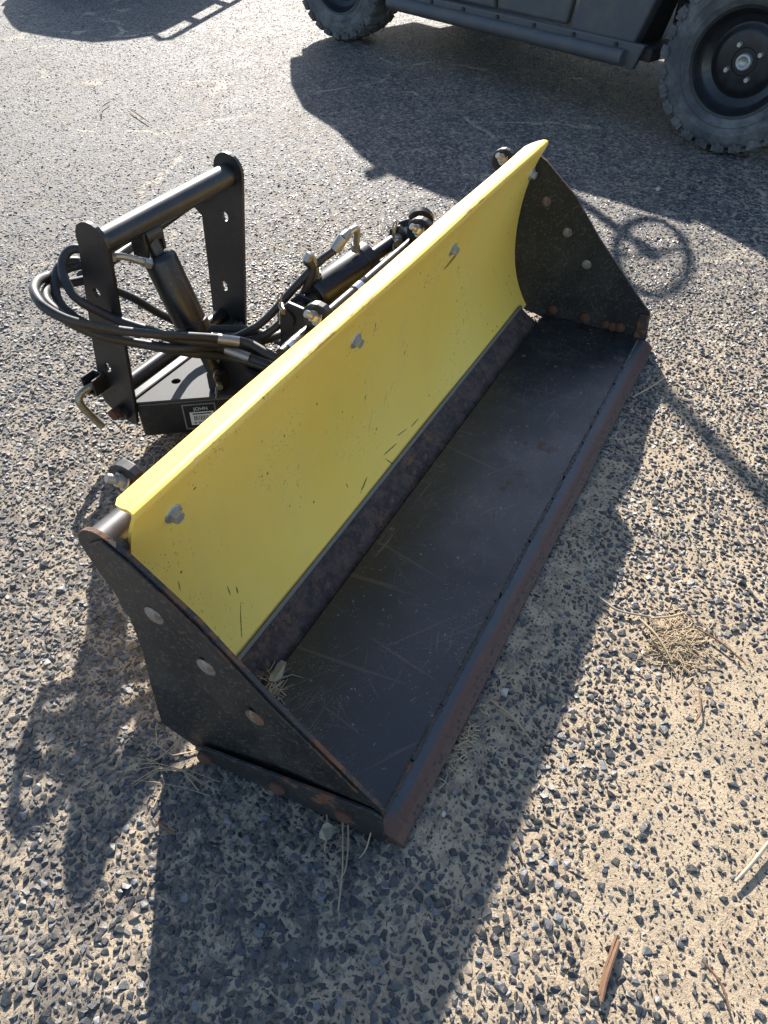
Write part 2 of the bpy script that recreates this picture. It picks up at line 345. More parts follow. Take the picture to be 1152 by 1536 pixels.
# ------------------------------------------------------------------ ground (material and sheet)
def ground_material():
    s = NT("asphalt_and_sand")
    fine = s.noise(260, 6, 0.7); grit = s.noise(90, 6, 0.7); mid = s.noise(7, 6, 0.65); big = s.noise(1.3, 5, 0.6)
    sand = s.mix(s.step(grit, 0.3, 0.7), (0.26, 0.195, 0.13), (0.50, 0.39, 0.26))
    sand = s.mix(s.step(fine, 0.57, 0.66), sand, (0.13, 0.10, 0.075))
    sand = s.mix(s.step(mid, 0.35, 0.65), sand, s.mix(fine, (0.33, 0.255, 0.17), (0.54, 0.43, 0.29)))
    sy = s.n("SeparateXYZ"); s.l(s.co, sy.inputs[0])
    bind_shade = s.math('MULTIPLY', s.step(s.noise(24, 6, 0.7), 0.44, 0.56), s.step(s.math('ADD', sy.outputs[1], s.math('MULTIPLY', s.math('SUBTRACT', mid, 0.5), 0.3)), -0.16, 0.06, 0.12, 0.78))  # asphalt-dark gaps painted in to deepen the shade, weaker over the sandy side
    sand = s.mix(bind_shade, sand, s.mix(grit, (0.045, 0.044, 0.044), (0.12, 0.112, 0.10)))
    # aggregate of the asphalt, too far away to be built stone by stone
    w = s.n("VectorMath"); w.operation = 'ADD'
    wn_ = s.n("TexNoise"); wn_.inputs["Scale"].default_value = 60; wn_.inputs["Detail"].default_value = 2; s.l(s.co, wn_.inputs["Vector"])
    sc_ = s.n("VectorMath"); sc_.operation = 'SCALE'; sc_.inputs["Scale"].default_value = 0.010; s.l(wn_.outputs["Color"], sc_.inputs[0])
    s.l(s.co, w.inputs[0]); s.l(sc_.outputs[0], w.inputs[1])
    flat = s.n("VectorMath"); flat.operation = 'MULTIPLY'; flat.inputs[1].default_value = (1, 1, 0); s.l(w.outputs[0], flat.inputs[0])
    v = s.vor(75, 'F1', flat.outputs[0]); v2 = s.vor(150, 'F1', flat.outputs[0])
    sep = s.n("SeparateColor"); s.l(v.outputs["Color"], sep.inputs[0])
    cover = s.step(s.math('ADD', s.math('MULTIPLY', mid, 0.5), s.math('MULTIPLY', big, 0.5)), 0.36, 0.64, 0.85, 0.62)
    m1 = s.step(s.math('SUBTRACT', v.outputs["Distance"], s.math('MULTIPLY', cover, 0.9)), 0.02, -0.12)
    m2 = s.math('MULTIPLY', s.step(v2.outputs["Distance"], 0.45, 0.30), s.step(sep.outputs[1], 0.4, 0.5))
    stone = s.math('MAXIMUM', m1, m2)
    sx = s.n("SeparateXYZ"); s.l(s.co, sx.inputs[0])
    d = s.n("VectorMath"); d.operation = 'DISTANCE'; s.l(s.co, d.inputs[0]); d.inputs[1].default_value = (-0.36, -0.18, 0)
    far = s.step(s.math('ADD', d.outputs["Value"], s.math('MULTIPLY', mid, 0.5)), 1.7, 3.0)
    speck = s.step(s.math('ADD', s.noise(34, 5, 0.62), s.math('MULTIPLY', s.math('SUBTRACT', mid, 0.5), 0.28)), 0.535, 0.60, 1.0, 0.25)
    stone = s.math('MULTIPLY', s.math('MULTIPLY', stone, speck), far)
    scol = s.mix(sep.outputs[0], (0.028, 0.030, 0.034), (0.090, 0.092, 0.095))
    scol = s.mix(s.math('MULTIPLY', s.step(grit, 0.52, 0.7), 0.3), scol, (0.24, 0.20, 0.15))
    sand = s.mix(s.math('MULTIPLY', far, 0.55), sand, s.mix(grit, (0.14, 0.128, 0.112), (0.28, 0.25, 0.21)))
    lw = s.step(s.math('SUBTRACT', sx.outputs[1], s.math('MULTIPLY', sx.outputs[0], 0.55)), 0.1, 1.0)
    scol = s.mix(s.math('MULTIPLY', lw, 0.15), scol, (0.15, 0.145, 0.135))  # sunlight painted into these stones along with dust, left out by the vehicle's shadow
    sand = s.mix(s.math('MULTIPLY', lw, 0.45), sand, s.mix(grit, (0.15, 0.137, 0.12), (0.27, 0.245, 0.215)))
    col = s.mix(stone, sand, scol)
    # sandy crack lines
    dn = s.n("VectorMath"); dn.operation = 'ADD'; n3 = s.n("TexNoise"); n3.inputs["Scale"].default_value = 2.2; n3.inputs["Detail"].default_value = 6; s.l(s.co, n3.inputs["Vector"])
    n3s = s.n("VectorMath"); n3s.operation = 'SCALE'; n3s.inputs["Scale"].default_value = 0.5; s.l(n3.outputs["Color"], n3s.inputs[0]); s.l(s.co, dn.inputs[0]); s.l(n3s.outputs[0], dn.inputs[1])
    ed = s.vor(0.75, 'DISTANCE_TO_EDGE', dn.outputs[0])
    crack = s.math('MULTIPLY', s.step(ed.outputs["Distance"], 0.014, 0.003), s.step(s.noise(5, 3), 0.42, 0.60))
    crack = s.math('MULTIPLY', crack, far)
    col = s.mix(s.math('MULTIPLY', crack, 0.8), col, s.mix(grit, (0.30, 0.25, 0.18), (0.48, 0.41, 0.30)))
    hst = s.math('MULTIPLY', s.step(v.outputs["Distance"], 0.55, 0.05), s.math('MULTIPLY', stone, s.math('ADD', sep.outputs[2], 0.4)))
    h = s.math('ADD', s.math('MULTIPLY', hst, 1.0), s.math('ADD', s.math('MULTIPLY', grit, 0.42), s.math('MULTIPLY', fine, 0.75)))
    nb = s.bump(h, 0.8, 0.005)
    return s.done(col, s.step(stone, 0, 1, 0.95, 0.7), 0, nb, 0.3)
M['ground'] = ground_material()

def vnoise(x, y, sc, seed):
    x = np.asarray(x) * sc; y = np.asarray(y) * sc
    xi = np.floor(x).astype(int); yi = np.floor(y).astype(int); fx = x - xi; fy = y - yi
    fx = fx*fx*(3-2*fx); fy = fy*fy*(3-2*fy)
    def h(a, b):
        v = np.sin(a*127.1 + b*311.7 + seed*74.7) * 43758.5453; return v - np.floor(v)
    return (h(xi, yi)*(1-fx) + h(xi+1, yi)*fx)*(1-fy) + (h(xi, yi+1)*(1-fx) + h(xi+1, yi+1)*fx)*fy

def ground_z(x, y):
    r = np.hypot(np.asarray(x) + 0.36, np.asarray(y) + 0.18)
    near = np.clip(1.4 - r/3.0, 0, 1)
    z = (vnoise(x, y, 6, 1) - 0.5)*0.006 + (vnoise(x, y, 19, 2) - 0.5)*0.004
    # drift of sand against the cutting edge
    e = np.exp(-((np.asarray(y) + 0.075)/0.045)**2) * np.clip((np.asarray(x)+0.02)/0.1, 0, 1) * np.clip((1.0-np.asarray(x))/0.3, 0, 1)
    return (z + e*0.006)*near - 0.003

gb = MB()
xs = np.concatenate([[-60, -20, -6, -2.5], np.arange(-1.2, 3.4, 0.02), np.arange(3.5, 7.1, 0.25), [9, 14, 25, 50, 90]])
ys = np.concatenate([[-90, -30, -10, -4, -2], np.arange(-1.2, 2.6, 0.02), np.arange(2.7, 7.1, 0.25), [9, 14, 25, 50, 90]])
XX, YY = np.meshgrid(xs, ys); ZZ = ground_z(XX, YY)
nx, ny = len(xs), len(ys)
gv = np.stack([XX.ravel(), YY.ravel(), ZZ.ravel()], 1)
ii, jj = np.meshgrid(np.arange(nx-1), np.arange(ny-1)); a = (jj*nx + ii).ravel()
gf = np.stack([a, a+1, a+1+nx, a+nx], 1)
gme = bpy.data.meshes.new("ground"); gme.from_pydata(gv.tolist(), [], gf.tolist()); gme.update()
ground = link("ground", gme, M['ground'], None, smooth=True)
tag(ground, "worn asphalt yard with sand between dark gravel stones", "ground", kind="structure")

# ------------------------------------------------------------------ stones of the asphalt
def stone_material():
    s = NT("aggregate_stone")
    at = s.n("Attribute"); at.attribute_name = "tone"; oi = s.n("ObjectInfo")
    t = s.math('MAXIMUM', at.outputs["Fac"], s.math('MULTIPLY', oi.outputs["Random"], at.outputs["Alpha"]))
    t = at.outputs["Fac"]
    g = s.n("NewGeometry"); p = g.outputs["Position"]
    nz = s.noise(180, 5, 0.7, p); n2 = s.noise(35, 4, 0.6, p)
    tone = s.math('FRACT', s.math('ADD', t, oi.outputs["Random"]))
    col = s.mix(tone, (0.013, 0.0145, 0.017), (0.056, 0.058, 0.062))
    col = s.mix(s.step(tone, 0.90, 0.91), col, (0.13, 0.132, 0.135))
    col = s.mix(s.step(tone, 0.965, 0.97), col, (0.20, 0.15, 0.105))
    nsep = s.n("SeparateXYZ"); s.l(g.outputs["Normal"], nsep.inputs[0])
    ad = s.n("Attribute"); ad.attribute_name = "dust_sun"
    col = s.mix(s.math('MULTIPLY', ad.outputs["Fac"], s.step(nz, 0.25, 0.6, 0.12, 0.42)), col, (0.175, 0.168, 0.155))  # paler from dust plus painted sunlight, kept off the vehicle's shaded ground
    dust = s.math('MULTIPLY', s.step(s.math('ADD', n2, s.math('MULTIPLY', nz, 0.4)), 0.70, 0.95), 0.5)
    col = s.mix(dust, col, (0.26, 0.215, 0.155))
    col = s.mix(s.math('MULTIPLY', s.step(nz, 0.35, 0.65), 0.15), col, (0.10, 0.10, 0.10))
    return s.done(col, s.math('ADD', s.step(nz, 0.3, 0.7, 0.34, 0.58), s.math('MULTIPLY', ad.outputs["Fac"], 0.18)), 0, s.bump(nz, 0.5, 0.002), 0.5)
M['stone'] = stone_material()

STONES = []
def chip(npt, seed):
    rr = random.Random(seed); bm = bmesh.new()
    for i in range(npt):
        p = Vector((rr.gauss(0, 1), rr.gauss(0, 1), rr.gauss(0, 1))); q = (abs(p.x)**3.2 + abs(p.y)**3.2 + abs(p.z)**3.2)**(1/3.2)
        p = p/q*rr.uniform(.86, 1.05); bm.verts.new((p.x, p.y*rr.uniform(.72, .80), max(-.55, min(.55, p.z*.7))))
    bmesh.ops.convex_hull(bm, input=bm.verts[:])
    bmesh.ops.delete(bm, geom=[v for v in bm.verts if not v.link_faces], context='VERTS')
    bmesh.ops.triangulate(bm, faces=bm.faces[:])
    me = bpy.data.meshes.new("stone"); bm.to_mesh(me); bm.free()
    return (np.array([v.co[:] for v in me.vertices]), np.array([p.vertices[:] for p in me.polygons]), me)
NB, NS = 16, 10
for k in range(NB): STONES.append(chip(13, 100 + k))
for k in range(NS): STONES.append(chip(7, 300 + k))

camR = np.array(cam.rotation_euler.to_matrix()); camP = np.array(cam.location)
def project(x, y, z):
    q = (np.stack([x, y, z], -1) - camP) @ camR
    return 576 + 1090*q[..., 0]/-q[..., 2], 768 - 1090*q[..., 1]/-q[..., 2], -q[..., 2]

SANDY = [(0.24, -0.47, 0.20, 0.75), (0.47, -0.40, 0.13, .6), (0.33, -0.33, .09, .45), (0.02, -0.44, .13, .45), (0.20, -0.43, 0.13, 0.8), (0.10, -0.38, 0.09, .6), (0.52, -0.285, 0.085, 1.0), (0.44, -0.36, 0.09, .7), (0.02, -0.46, .12, .5), (0.62, -0.33, 0.06, .6), (1.0, -0.16, .08, .5),
         (-0.06, 0.34, 0.07, .7), (-0.17, 0.38, 0.06, .5), (0.02, 0.33, .05, .9), (0.47, 0.80, 0.05, .8), (0.42, 0.90, .06, .6), (-0.08, 0.0, 0.05, .5), (0.22, 0.62, .06, .6), (0.75, -.33, .07, .5), (0.35, .62, .05, .5), (-0.02, -0.12, 0.06, .5)]
def sandiness(x, y):
    s = 0.62*vnoise(x, y, 7, 11) + 0.38*vnoise(x, y, 17, 12)
    s = (s - 0.50)*1.7 + 0.10*np.clip((0.25 - y)/0.5, -1, 1)
    for sx, sy, r, w in SANDY: s = s + w*np.exp(-((x-sx)**2 + (y-sy)**2)/(r*r))
    e = np.exp(-((y + 0.055)/0.055)**2) * ((x > 0.0) & (x < 0.95))
    return s + 1.15*e
cell = 0.002; GX0, GY0, GW, GH = -1.0, -1.1, 8.0, 6.6
occ = np.zeros((int(GW/cell), int(GH/cell)), bool)
placed = []
def classes():
    yield 0.0085, 0.0112, 300, 3.4
    yield 0.0054, 0.0085, 13000, 3.4
    yield 0.0036, 0.0054, 70000, 2.6
    yield 0.0024, 0.0036, 60000, 1.9
    yield 0.0012, 0.0024, 60000, 1.30
    yield 0.0046, 0.0080, 6200, 7.5
for r0, r1, per, dmax in classes():
    gw, gh = (GW, GH) if dmax > 4 else (4.5, 4.2)
    n = int(per * gw*gh)
    x = rng.uniform(GX0, GX0+gw, n); y = rng.uniform(GY0, GY0+gh, n)
    px, py, dep = project(x, y, np.zeros(n))
    ok = (dep > .1) & (px > -480) & (px < 1640) & (py > -40) & (py < 2150) & (np.hypot(x+.36, y+.18) < dmax)
    if dmax > 4: ok &= (np.hypot(x+.36, y+.18) > 1.8) & (rng.uniform(0, 1, n) < (np.hypot(x+.36, y+.18) - 1.8)/1.0)
    s = sandiness(x, y)
    ok &= rng.uniform(0, 1, n) > np.clip(s*1.05 - 0.16, 0.0, 0.95 if r1 > .006 else (0.85 if r1 > .003 else .55))
    ok &= rng.uniform(0, 1, n) < np.clip((dmax - np.hypot(x+.36, y+.18))/(1.3 if dmax > 2.9 else .5), 0, 1)
    x = x[ok]; y = y[ok]; r = rng.uniform(0, 1, len(x))**1.5*(r1-r0)+r0
    ix = ((x-GX0)/cell).astype(int); iy = ((y-GY0)/cell).astype(int)
    for k in range(len(x)):
        w = max(0, int(round(r[k]*0.52/cell)))
        i, j = ix[k], iy[k]
        if i-w < 0 or j-w < 0 or i+w+1 > occ.shape[0] or j+w+1 > occ.shape[1]: continue
        blk = occ[i-w:i+w+1, j-w:j+w+1]
        if blk.any(): continue
        occ[i-w:i+w+1, j-w:j+w+1] = True
        placed.append((x[k], y[k], r[k]))
placed = np.array(placed)
N = len(placed)
rad = np.hypot(placed[:, 0]+.36, placed[:, 1]+.18)
kind = np.where((placed[:, 2] > .0052) & (rad < 2.2), rng.integers(0, NB, N), NB + rng.integers(0, NS, N)); rotz = rng.uniform(0, 2*math.pi, N); tx = rng.normal(0, .15, N); ty = rng.normal(0, .15, N)
sq = rng.uniform(.75, 1.2, N); hz = rng.uniform(.55, 1.0, N)
gz = ground_z(placed[:, 0], placed[:, 1]); embed = (rng.uniform(-.20, 0.20, N) - .22*np.clip((rad - 1.6)/1.5, 0, 1)) * placed[:, 2]*hz
px, py, dep = project(placed[:, 0], placed[:, 1], np.zeros(N))
vis = (px > 10) & (px < 1142) & (py > 10) & (py < 1526)
# keep the single stones out of the footprint of the machine
inb = (placed[:, 0] > -.03) & (placed[:, 0] < 1.47) & (placed[:, 1] > -.04) & (placed[:, 1] < .42)
size = np.where(vis & ~inb, placed[:, 2]/dep, 0)
big = np.argsort(-size)[:300]; isbig = np.zeros(N, bool); isbig[big] = True
for k in big:
    o = bpy.data.objects.new("stone", STONES[kind[k]][2]); COL.objects.link(o)
    r = placed[k, 2]
    o.location = (placed[k, 0], placed[k, 1], gz[k] + embed[k]); o.scale = (r, r*sq[k], r*hz[k]); o.rotation_euler = (tx[k], ty[k], rotz[k])
    o.parent = ground
for _, _, me in STONES:
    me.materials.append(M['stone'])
V = []; F = []; T = []; D = []; base = 0
rest = np.where(~isbig)[0]
for kk in range(len(STONES)):
    sel = rest[kind[rest] == kk]
    if len(sel) == 0: continue
    v0, f0, _ = STONES[kk]
    P = v0[None] * np.stack([placed[sel, 2], placed[sel, 2]*sq[sel], placed[sel, 2]*hz[sel]], 1)[:, None, :]
    cx, sx_ = np.cos(tx[sel])[:, None], np.sin(tx[sel])[:, None]
    y1 = P[..., 1]*cx - P[..., 2]*sx_; z1 = P[..., 1]*sx_ + P[..., 2]*cx
    cy, sy_ = np.cos(ty[sel])[:, None], np.sin(ty[sel])[:, None]
    x2 = P[..., 0]*cy + z1*sy_; z2 = -P[..., 0]*sy_ + z1*cy
    cz, sz_ = np.cos(rotz[sel])[:, None], np.sin(rotz[sel])[:, None]
    X = x2*cz - y1*sz_ + placed[sel, 0][:, None]; Y = x2*sz_ + y1*cz + placed[sel, 1][:, None]; Z = z2 + (gz[sel] + embed[sel])[:, None]
    V.append(np.stack([X, Y, Z], -1).reshape(-1, 3)); n0 = len(v0)
    F.append((f0[None] + (np.arange(len(sel))*n0)[:, None, None] + base).reshape(-1, 3)); base += len(sel)*n0
    T.append(np.repeat(rng.uniform(0, 1, len(sel)), n0)); D.append(np.repeat(np.clip((placed[sel, 1] - .55*placed[sel, 0])/.9 - .1, 0, 1), n0))  # dust and painted-sun mask, zero around the vehicle's shadow
V = np.concatenate(V); F = np.concatenate(F); T = np.concatenate(T)
me = bpy.data.meshes.new("gravel"); me.vertices.add(len(V)); me.loops.add(len(F)*3); me.polygons.add(len(F))
me.vertices.foreach_set("co", V.astype(np.float32).ravel()); me.loops.foreach_set("vertex_index", F.astype(np.int32).ravel())
me.polygons.foreach_set("loop_start", np.arange(0, len(F)*3, 3, dtype=np.int32))
me.update(calc_edges=True); me.validate(); me.shade_flat()
at = me.attributes.new("tone", 'FLOAT', 'POINT'); at.data.foreach_set("value", T.astype(np.float32))
at = me.attributes.new("dust_sun", 'FLOAT', 'POINT'); at.data.foreach_set("value", np.concatenate(D).astype(np.float32))
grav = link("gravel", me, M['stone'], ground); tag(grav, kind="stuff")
print("stones", N, "tris", len(F))

# ------------------------------------------------------------------ the blade with bucket floor and hitch
plow = empty("front_blade", (0.72, 0.40, 0.0))
tag(plow, "yellow front blade fitted with black bucket floor, side plates and hydraulic hitch frame", "blade attachment")

def spline(pts, sub):
    P = [Vector((a, b, 0)) for a, b in pts]; E = [P[0]*2-P[1]] + P + [P[-1]*2-P[-2]]; out = []
    for i in range(1, len(E)-2):
        for k in range(sub):
            t = k/sub; p0, p1, p2, p3 = E[i-1:i+3]
            q = 0.5*((2*p1)+(p2-p0)*t+(2*p0-5*p1+4*p2-p3)*t*t+(3*p1-p0-3*p2+p3)*t**3); out.append((q.x, q.y))
    out.append((P[-1].x, P[-1].y)); return out

# moldboard: curved yellow sheet with a rolled top flange
prof = spline([(.331, .033), (.348, .060), (.368, .102), (.382, .150), (.388, .204), (.386, .266), (.376, .335), (.359, .400), (.346, .434)], 4)
prof += [(.3415, .4435), (.3395, .4500), (.3410, .4548), (.3455, .4570), (.352, .4562), (.364, .4520), (.378, .4462), (.389, .4410)]
n = len(prof); TH = 0.005
nor = []
for i in range(n):
    a_ = prof[max(0, i-1)]; b_ = prof[min(n-1, i+1)]; d_ = Vector((b_[0]-a_[0], b_[1]-a_[1])).normalized(); nor.append((d_.y, -d_.x))
xcols = [0.020] + [0.020 + 1.425*k/30 for k in range(1, 30)] + [1.445]
mb = MB()
def inset(i):
    k = i - (n - 8)
    return [0, 0, 0.0, 0.001, .002, .004, .009, .022][k] if k >= 0 else 0.0
vv = []
for side in (0, 1):
    for ci, x in enumerate(xcols):
        for i, (y, z) in enumerate(prof):
            xx = x + (inset(i) if ci == 0 else (-inset(i) if ci == len(xcols)-1 else 0))
            o = 0 if side == 0 else TH
            wob = 0.0012*math.sin(x*9 + i*.3)
            vv.append((xx, y + nor[i][0]*o + wob, z + nor[i][1]*o))
ff = []; C = len(xcols); off = C*n
for ci in range(C-1):
    for i in range(n-1):
        a0 = ci*n+i; a1 = (ci+1)*n+i
        ff.append((a0, a1, a1+1, a0+1)); ff.append((off+a0, off+a0+1, off+a1+1, off+a1))
for i in range(n-1):
    ff.append((i, i+1, off+i+1, off+i)); e = (C-1)*n+i; ff.append((e, off+e, off+e+1, e+1))
for ci in range(C-1):
    a0 = ci*n; a1 = (ci+1)*n; ff.append((a0, off+a0, off+a1, a1)); ff.append((a0+n-1, a1+n-1, off+a1+n-1, off+a0+n-1))
mb.add(vv, ff)
mold = mb.build("moldboard", M['yellow'], plow, smooth=True)
bm = bmesh.new(); bm.from_mesh(mold.data); bmesh.ops.recalc_face_normals(bm, faces=bm.faces); bm.to_mesh(mold.data); bm.free()
mold.data.set_sharp_from_angle(angle=R(42))
mold["label"] = "curved yellow sheet with chipped paint and rolled top edge"

# cutting edge strip below the yellow sheet, with flat bolt heads
ce = [(.3255, .0385), (.312, .0285), (.294, .018), (.281, .009), (.287, .001), (.305, .006), (.330, .018), (.348, .036), (.338, .047)]
MB().prism(ce, 0, 0.060, 1.405).build("cutting_edge", M['cutting'], plow, bevel=0.0015)
MB().prism([(.3318, .0444), (.3376, .0480), (.3352, .0496), (.3296, .0458)], 0, 0.055, 1.408).build("sheet_edge", M['bareedge'], plow, bevel=.001)
def bolt_mesh(name, r, h, dome, n_=14):
    b = MB(); pr = [(0.0001, h+dome), (r*.45, h+dome*.85), (r*.8, h+dome*.45), (r, h), (r, 0)]
    b.revolve(pr, (0, 0, 0), (0, 0, 1), n_); return b.mesh(name)
plow_bolt = bolt_mesh("edge_bolt", .012, .001, .0025); plow_bolt.materials.append(M['cutting'])
for x in (.14, .33, .46, .58, .68, .735, .95, 1.06, 1.25, 1.34):
    o = bpy.data.objects.new("edge_bolt", plow_bolt); COL.objects.link(o)
    o.location = (x, .3055, .0243); o.rotation_euler = (R(30), 0, 0); attach(o, plow)

# bucket floor and wear strip
MB().box((0.002, 0.0175, 0.008), (1.443, 0.277, 0.0195)).build("bucket_floor", M['floor'], plow, bevel=0.0015)
sp = MB()
sec = [(.0150, .0185), (-.015, .0155), (-.025, .0095), (-.025, .0035), (.0150, .0060)]
xs_ = [-.004 + 1.452*k/40 for k in range(41)]
vv = []; ff = []
for k, x in enumerate(xs_):
    for i, (y, z) in enumerate(sec):
        jag = 0.0022*(vnoise(x, i*.1, 22, 5) - .5) + 0.003*(vnoise(x, .3, 6, 6) - .5) if i in (2, 3) else 0
        cut = (.012 if i in (1, 2, 3) and k == 40 else 0)
        lift = max(0.0, (x - .75)/.7)*0.007 if i in (2, 3) else 0
        xx = x - cut*(1 if i > 1 else .4)
        vv.append((xx, y + float(jag), z + lift))
m_ = len(sec)
for k in range(40):
    for i in range(m_):
        j = (i+1) % m_; ff.append((k*m_+i, k*m_+j, (k+1)*m_+j, (k+1)*m_+i))
ff += [tuple(range(m_)), tuple(reversed(range(40*m_, 41*m_)))]
sp.add(vv, ff)
st = sp.build("wear_strip", M['strip'], plow); st["label"] = "worn front edge strip with rust band"
bm = bmesh.new(); bm.from_mesh(st.data); bmesh.ops.recalc_face_normals(bm, faces=bm.faces); bm.to_mesh(st.data); bm.free()
# weld bead between floor and wear strip
wb = MB(); x = 0.02
while x < 1.425:
    ln = random.uniform(.05, .16); pts = []; rad = []
    k = 0
    while k*.004 < ln:
        pts.append((x + k*.004, .0172 + random.uniform(-.0012, .0012), .0195 + random.uniform(-.0006, .0006))); rad.append(random.uniform(.0024, .0046)); k += 1
    wb.tube(pts, .003, 6, straight=True, radii=rad); x += ln + random.choice([0.0, 0.0, .004, .012])
wb.build("weld_bead", M['angle'], plow, smooth=True)

# side plates
def arc(cy, cz, r, a0, a1, k=7): return [(cy + r*math.cos(R(a0+(a1-a0)*i/k)), cz + r*math.sin(R(a0+(a1-a0)*i/k))) for i in range(k+1)]
outline = [(.004, .080), (.008, .096), (.028, .112), (.171, .252), (.252, .343), (.335, .409)] + arc(.383, .395, .0345, 115, -20, 9) + [(.405, .352), (.390, .320), (.378, .27), (.374, .21), (.376, .10), (.374, .034), (.318, .014), (.12, .010), (.010, .006)]
def flare(p, s): return s*0.020*max(0, min(1, (p[0]-.12)/.22))*max(0, 1 - p[1]/.24)
x0 = [-.0065 - flare(p, 1) for p in outline]; x1 = [-.0005 - flare(p, 1) for p in outline]
near_plate = MB().prism(outline, 0, x0, x1, 0, 1).build("side_plate", [M['side'], M['rust']], plow)
near_plate["label"] = "near side plate with rusty edge"
fout = [(max(p[0], .404) if (i > 15 and p[1] > .02 and p[0] > .36) else p[0], p[1]) for i, p in enumerate(outline)]
x0 = [1.4455 for p in fout]; x1 = [1.4515 for p in fout]
far_plate = MB().prism(fout, 0, x0, x1, 0, 1).build("side_plate", [M['side'], M['rust']], plow)
far_plate["label"] = "far side plate beyond the yellow sheet"
# doubler straps on the plates carrying the bolts
for (xa, xb) in ((-.0105, -.0070),):
    strap = [(.040, .116), (.165, .236), (.250, .331), (.335, .403), (.372, .424), (.398, .405), (.385, .385), (.278, .292), (.195, .208), (.170, .160), (.160, .152), (.150, .154)]
    MB().prism(strap, 0, xa, xb, 0, 1).build("strap", [M['side'], M['rust']], plow, bevel=.001)
# angle irons along the bottom of the plates
ang = [(.302, .008), (.308, .030), (.295, .037), (.020, .088), (.005, .080), (-.001, .012), (.006, .004), (.12, .0015), (.27, -.0005)]
def fl(p): return 0.018*max(0, min(1, p[0]/.30))
MB().prism(ang, 0, [-.0118 - fl(p) for p in ang], [-.0068 - fl(p)*.95 for p in ang], 0, 0).build("angle_iron", M['angle'], plow, bevel=.0012)["label"] = "rusty angle iron on the near side plate"
MB().prism(ang, 0, 1.4522, 1.4585).build("angle_iron", M['angle'], plow, bevel=.0012)
MB().box((1.4385, .004, .020), (1.4450, .030, .088)).build("corner_gusset", M['rust'], plow, bevel=.002)

# carriage bolts on the plates
cb = bolt_mesh("plate_bolt", .0148, .001, .0032); cb.materials.append(M['boltrust'])
for (y, z) in ((.321, .317), (.255, .252), (.191, .182)):
    o = bpy.data.objects.new("plate_bolt", cb); COL.objects.link(o); o.location = (-.0105, y, z); o.rotation_euler = (0, R(-90), 0); attach(o, plow)
    o = bpy.data.objects.new("plate_bolt", cb); COL.objects.link(o); o.location = (1.4452, y, z); o.rotation_euler = (0, R(-90), 0); o.scale = (.82, .82, 1); attach(o, plow)
rb = bolt_mesh("rusted_bolt", .013, .004, .006, 8); rb.materials.append(M['rustbolt'])
for (y, z, s) in ((.255, .038, 1), (.165, .038, 1.1), (.108, .034, .9), (.09, .032, 1.0), (.070, .036, 1.05)):
    o = bpy.data.objects.new("rusted_bolt", rb); COL.objects.link(o); o.location = (1.4452, y, z); o.rotation_euler = (0, R(-90), 0); o.scale = (s, s, s); attach(o, plow)
for (y, z) in ((.292, .014), (.165, .030), (.06, .040)):
    o = bpy.data.objects.new("rusted_bolt", rb); COL.objects.link(o); o.location = (-.0118 - .018*y/.30, y, z); o.rotation_euler = (0, R(-90), R(4)); attach(o, plow)

# flanged hex bolts through the top of the moldboard and the eyebolt brackets behind
def hexbolt():
    b = MB(); b.revolve([(.0001, .003), (.0135, .003), (.0145, .0015), (.0145, 0)], (0, 0, 0), (0, 0, 1), 20)
    b.cyl((0, 0, .003), (0, 0, .013), .0094, .0089, 6); return b.mesh("flange_bolt")
hb = hexbolt(); hb.materials.append(M['zinc'])
BX = (.096, .567, .964, 1.432)
for x in BX:
    o = bpy.data.objects.new("flange_bolt", hb); COL.objects.link(o); o.location = (x, .3655, .379); o.rotation_euler = (R(103), R(25), 0); attach(o, plow)
for q, x in enumerate(BX):
    xb = x + .012
    br = MB().prism(arc(.442, .394, .030, -60, 200, 12) + [(.380, .33), (.400, .27), (.425, .28), (.450, .345)], 0, xb-.009, xb+.007)
    brk = br.build("trip_bracket", M['black2'], plow, bevel=.002)
    b2 = MB()
    d = Vector((-.70, .45, .55)).normalized(); p = Vector((xb-.004, .440, .396))
    b2.cyl(p - d*.014, p + d*.030, .0060, n=12)
    for k in range(4): b2.cyl(p + d*(.019+k*.0027), p + d*(.0204+k*.0027), .0067, n=12)
    b2.cyl(p + d*.007, p + d*.017, .0105, n=6); b2.cyl(p + d*.005, p + d*.007, .0140, n=18)
    attach(b2.build("eyebolt", M['zinc'], None, smooth=True), brk)
# spacer tubes that hang the bucket kit on the blade ends
for xa, xb in ((-.0002, .075), (1.4520, 1.490)):
    b = MB(); b.cyl((xa, .388, .396), (xb, .392, .392), .0255, .0225, 24); b.build("spacer_tube", M['black'], plow, smooth=True)
# trip rod behind the sheet
b = MB(); b.cyl((.49, .464, .366), (1.02, .464, .366), .0105, n=16); tr = b.build("trip_rod", M['black2'], plow, smooth=True)
for xa, xb in ((.505, .560), (.735, .760)):
    b = MB(); b.cyl((xa, .464, .366), (xb, .464, .366), .0114, n=16); attach(b.build("bare_section", M['chrome'], None, smooth=True), tr)
# back ribs of the sheet
for x in (.30, .60, .82, 1.12):
    pr = [(.375, .06), (.395, .12), (.396, .2), (.392, .27), (.383, .335), (.40, .36), (.43, .33), (.45, .25), (.45, .14), (.41, .06)]
    MB().prism(pr, 0, x-.005, x+.005).build("back_rib", M['black2'], plow, bevel=.001)
MB().box((.30, .405, .10), (1.12, .445, .15)).build("back_channel", M['black2'], plow, bevel=.003)

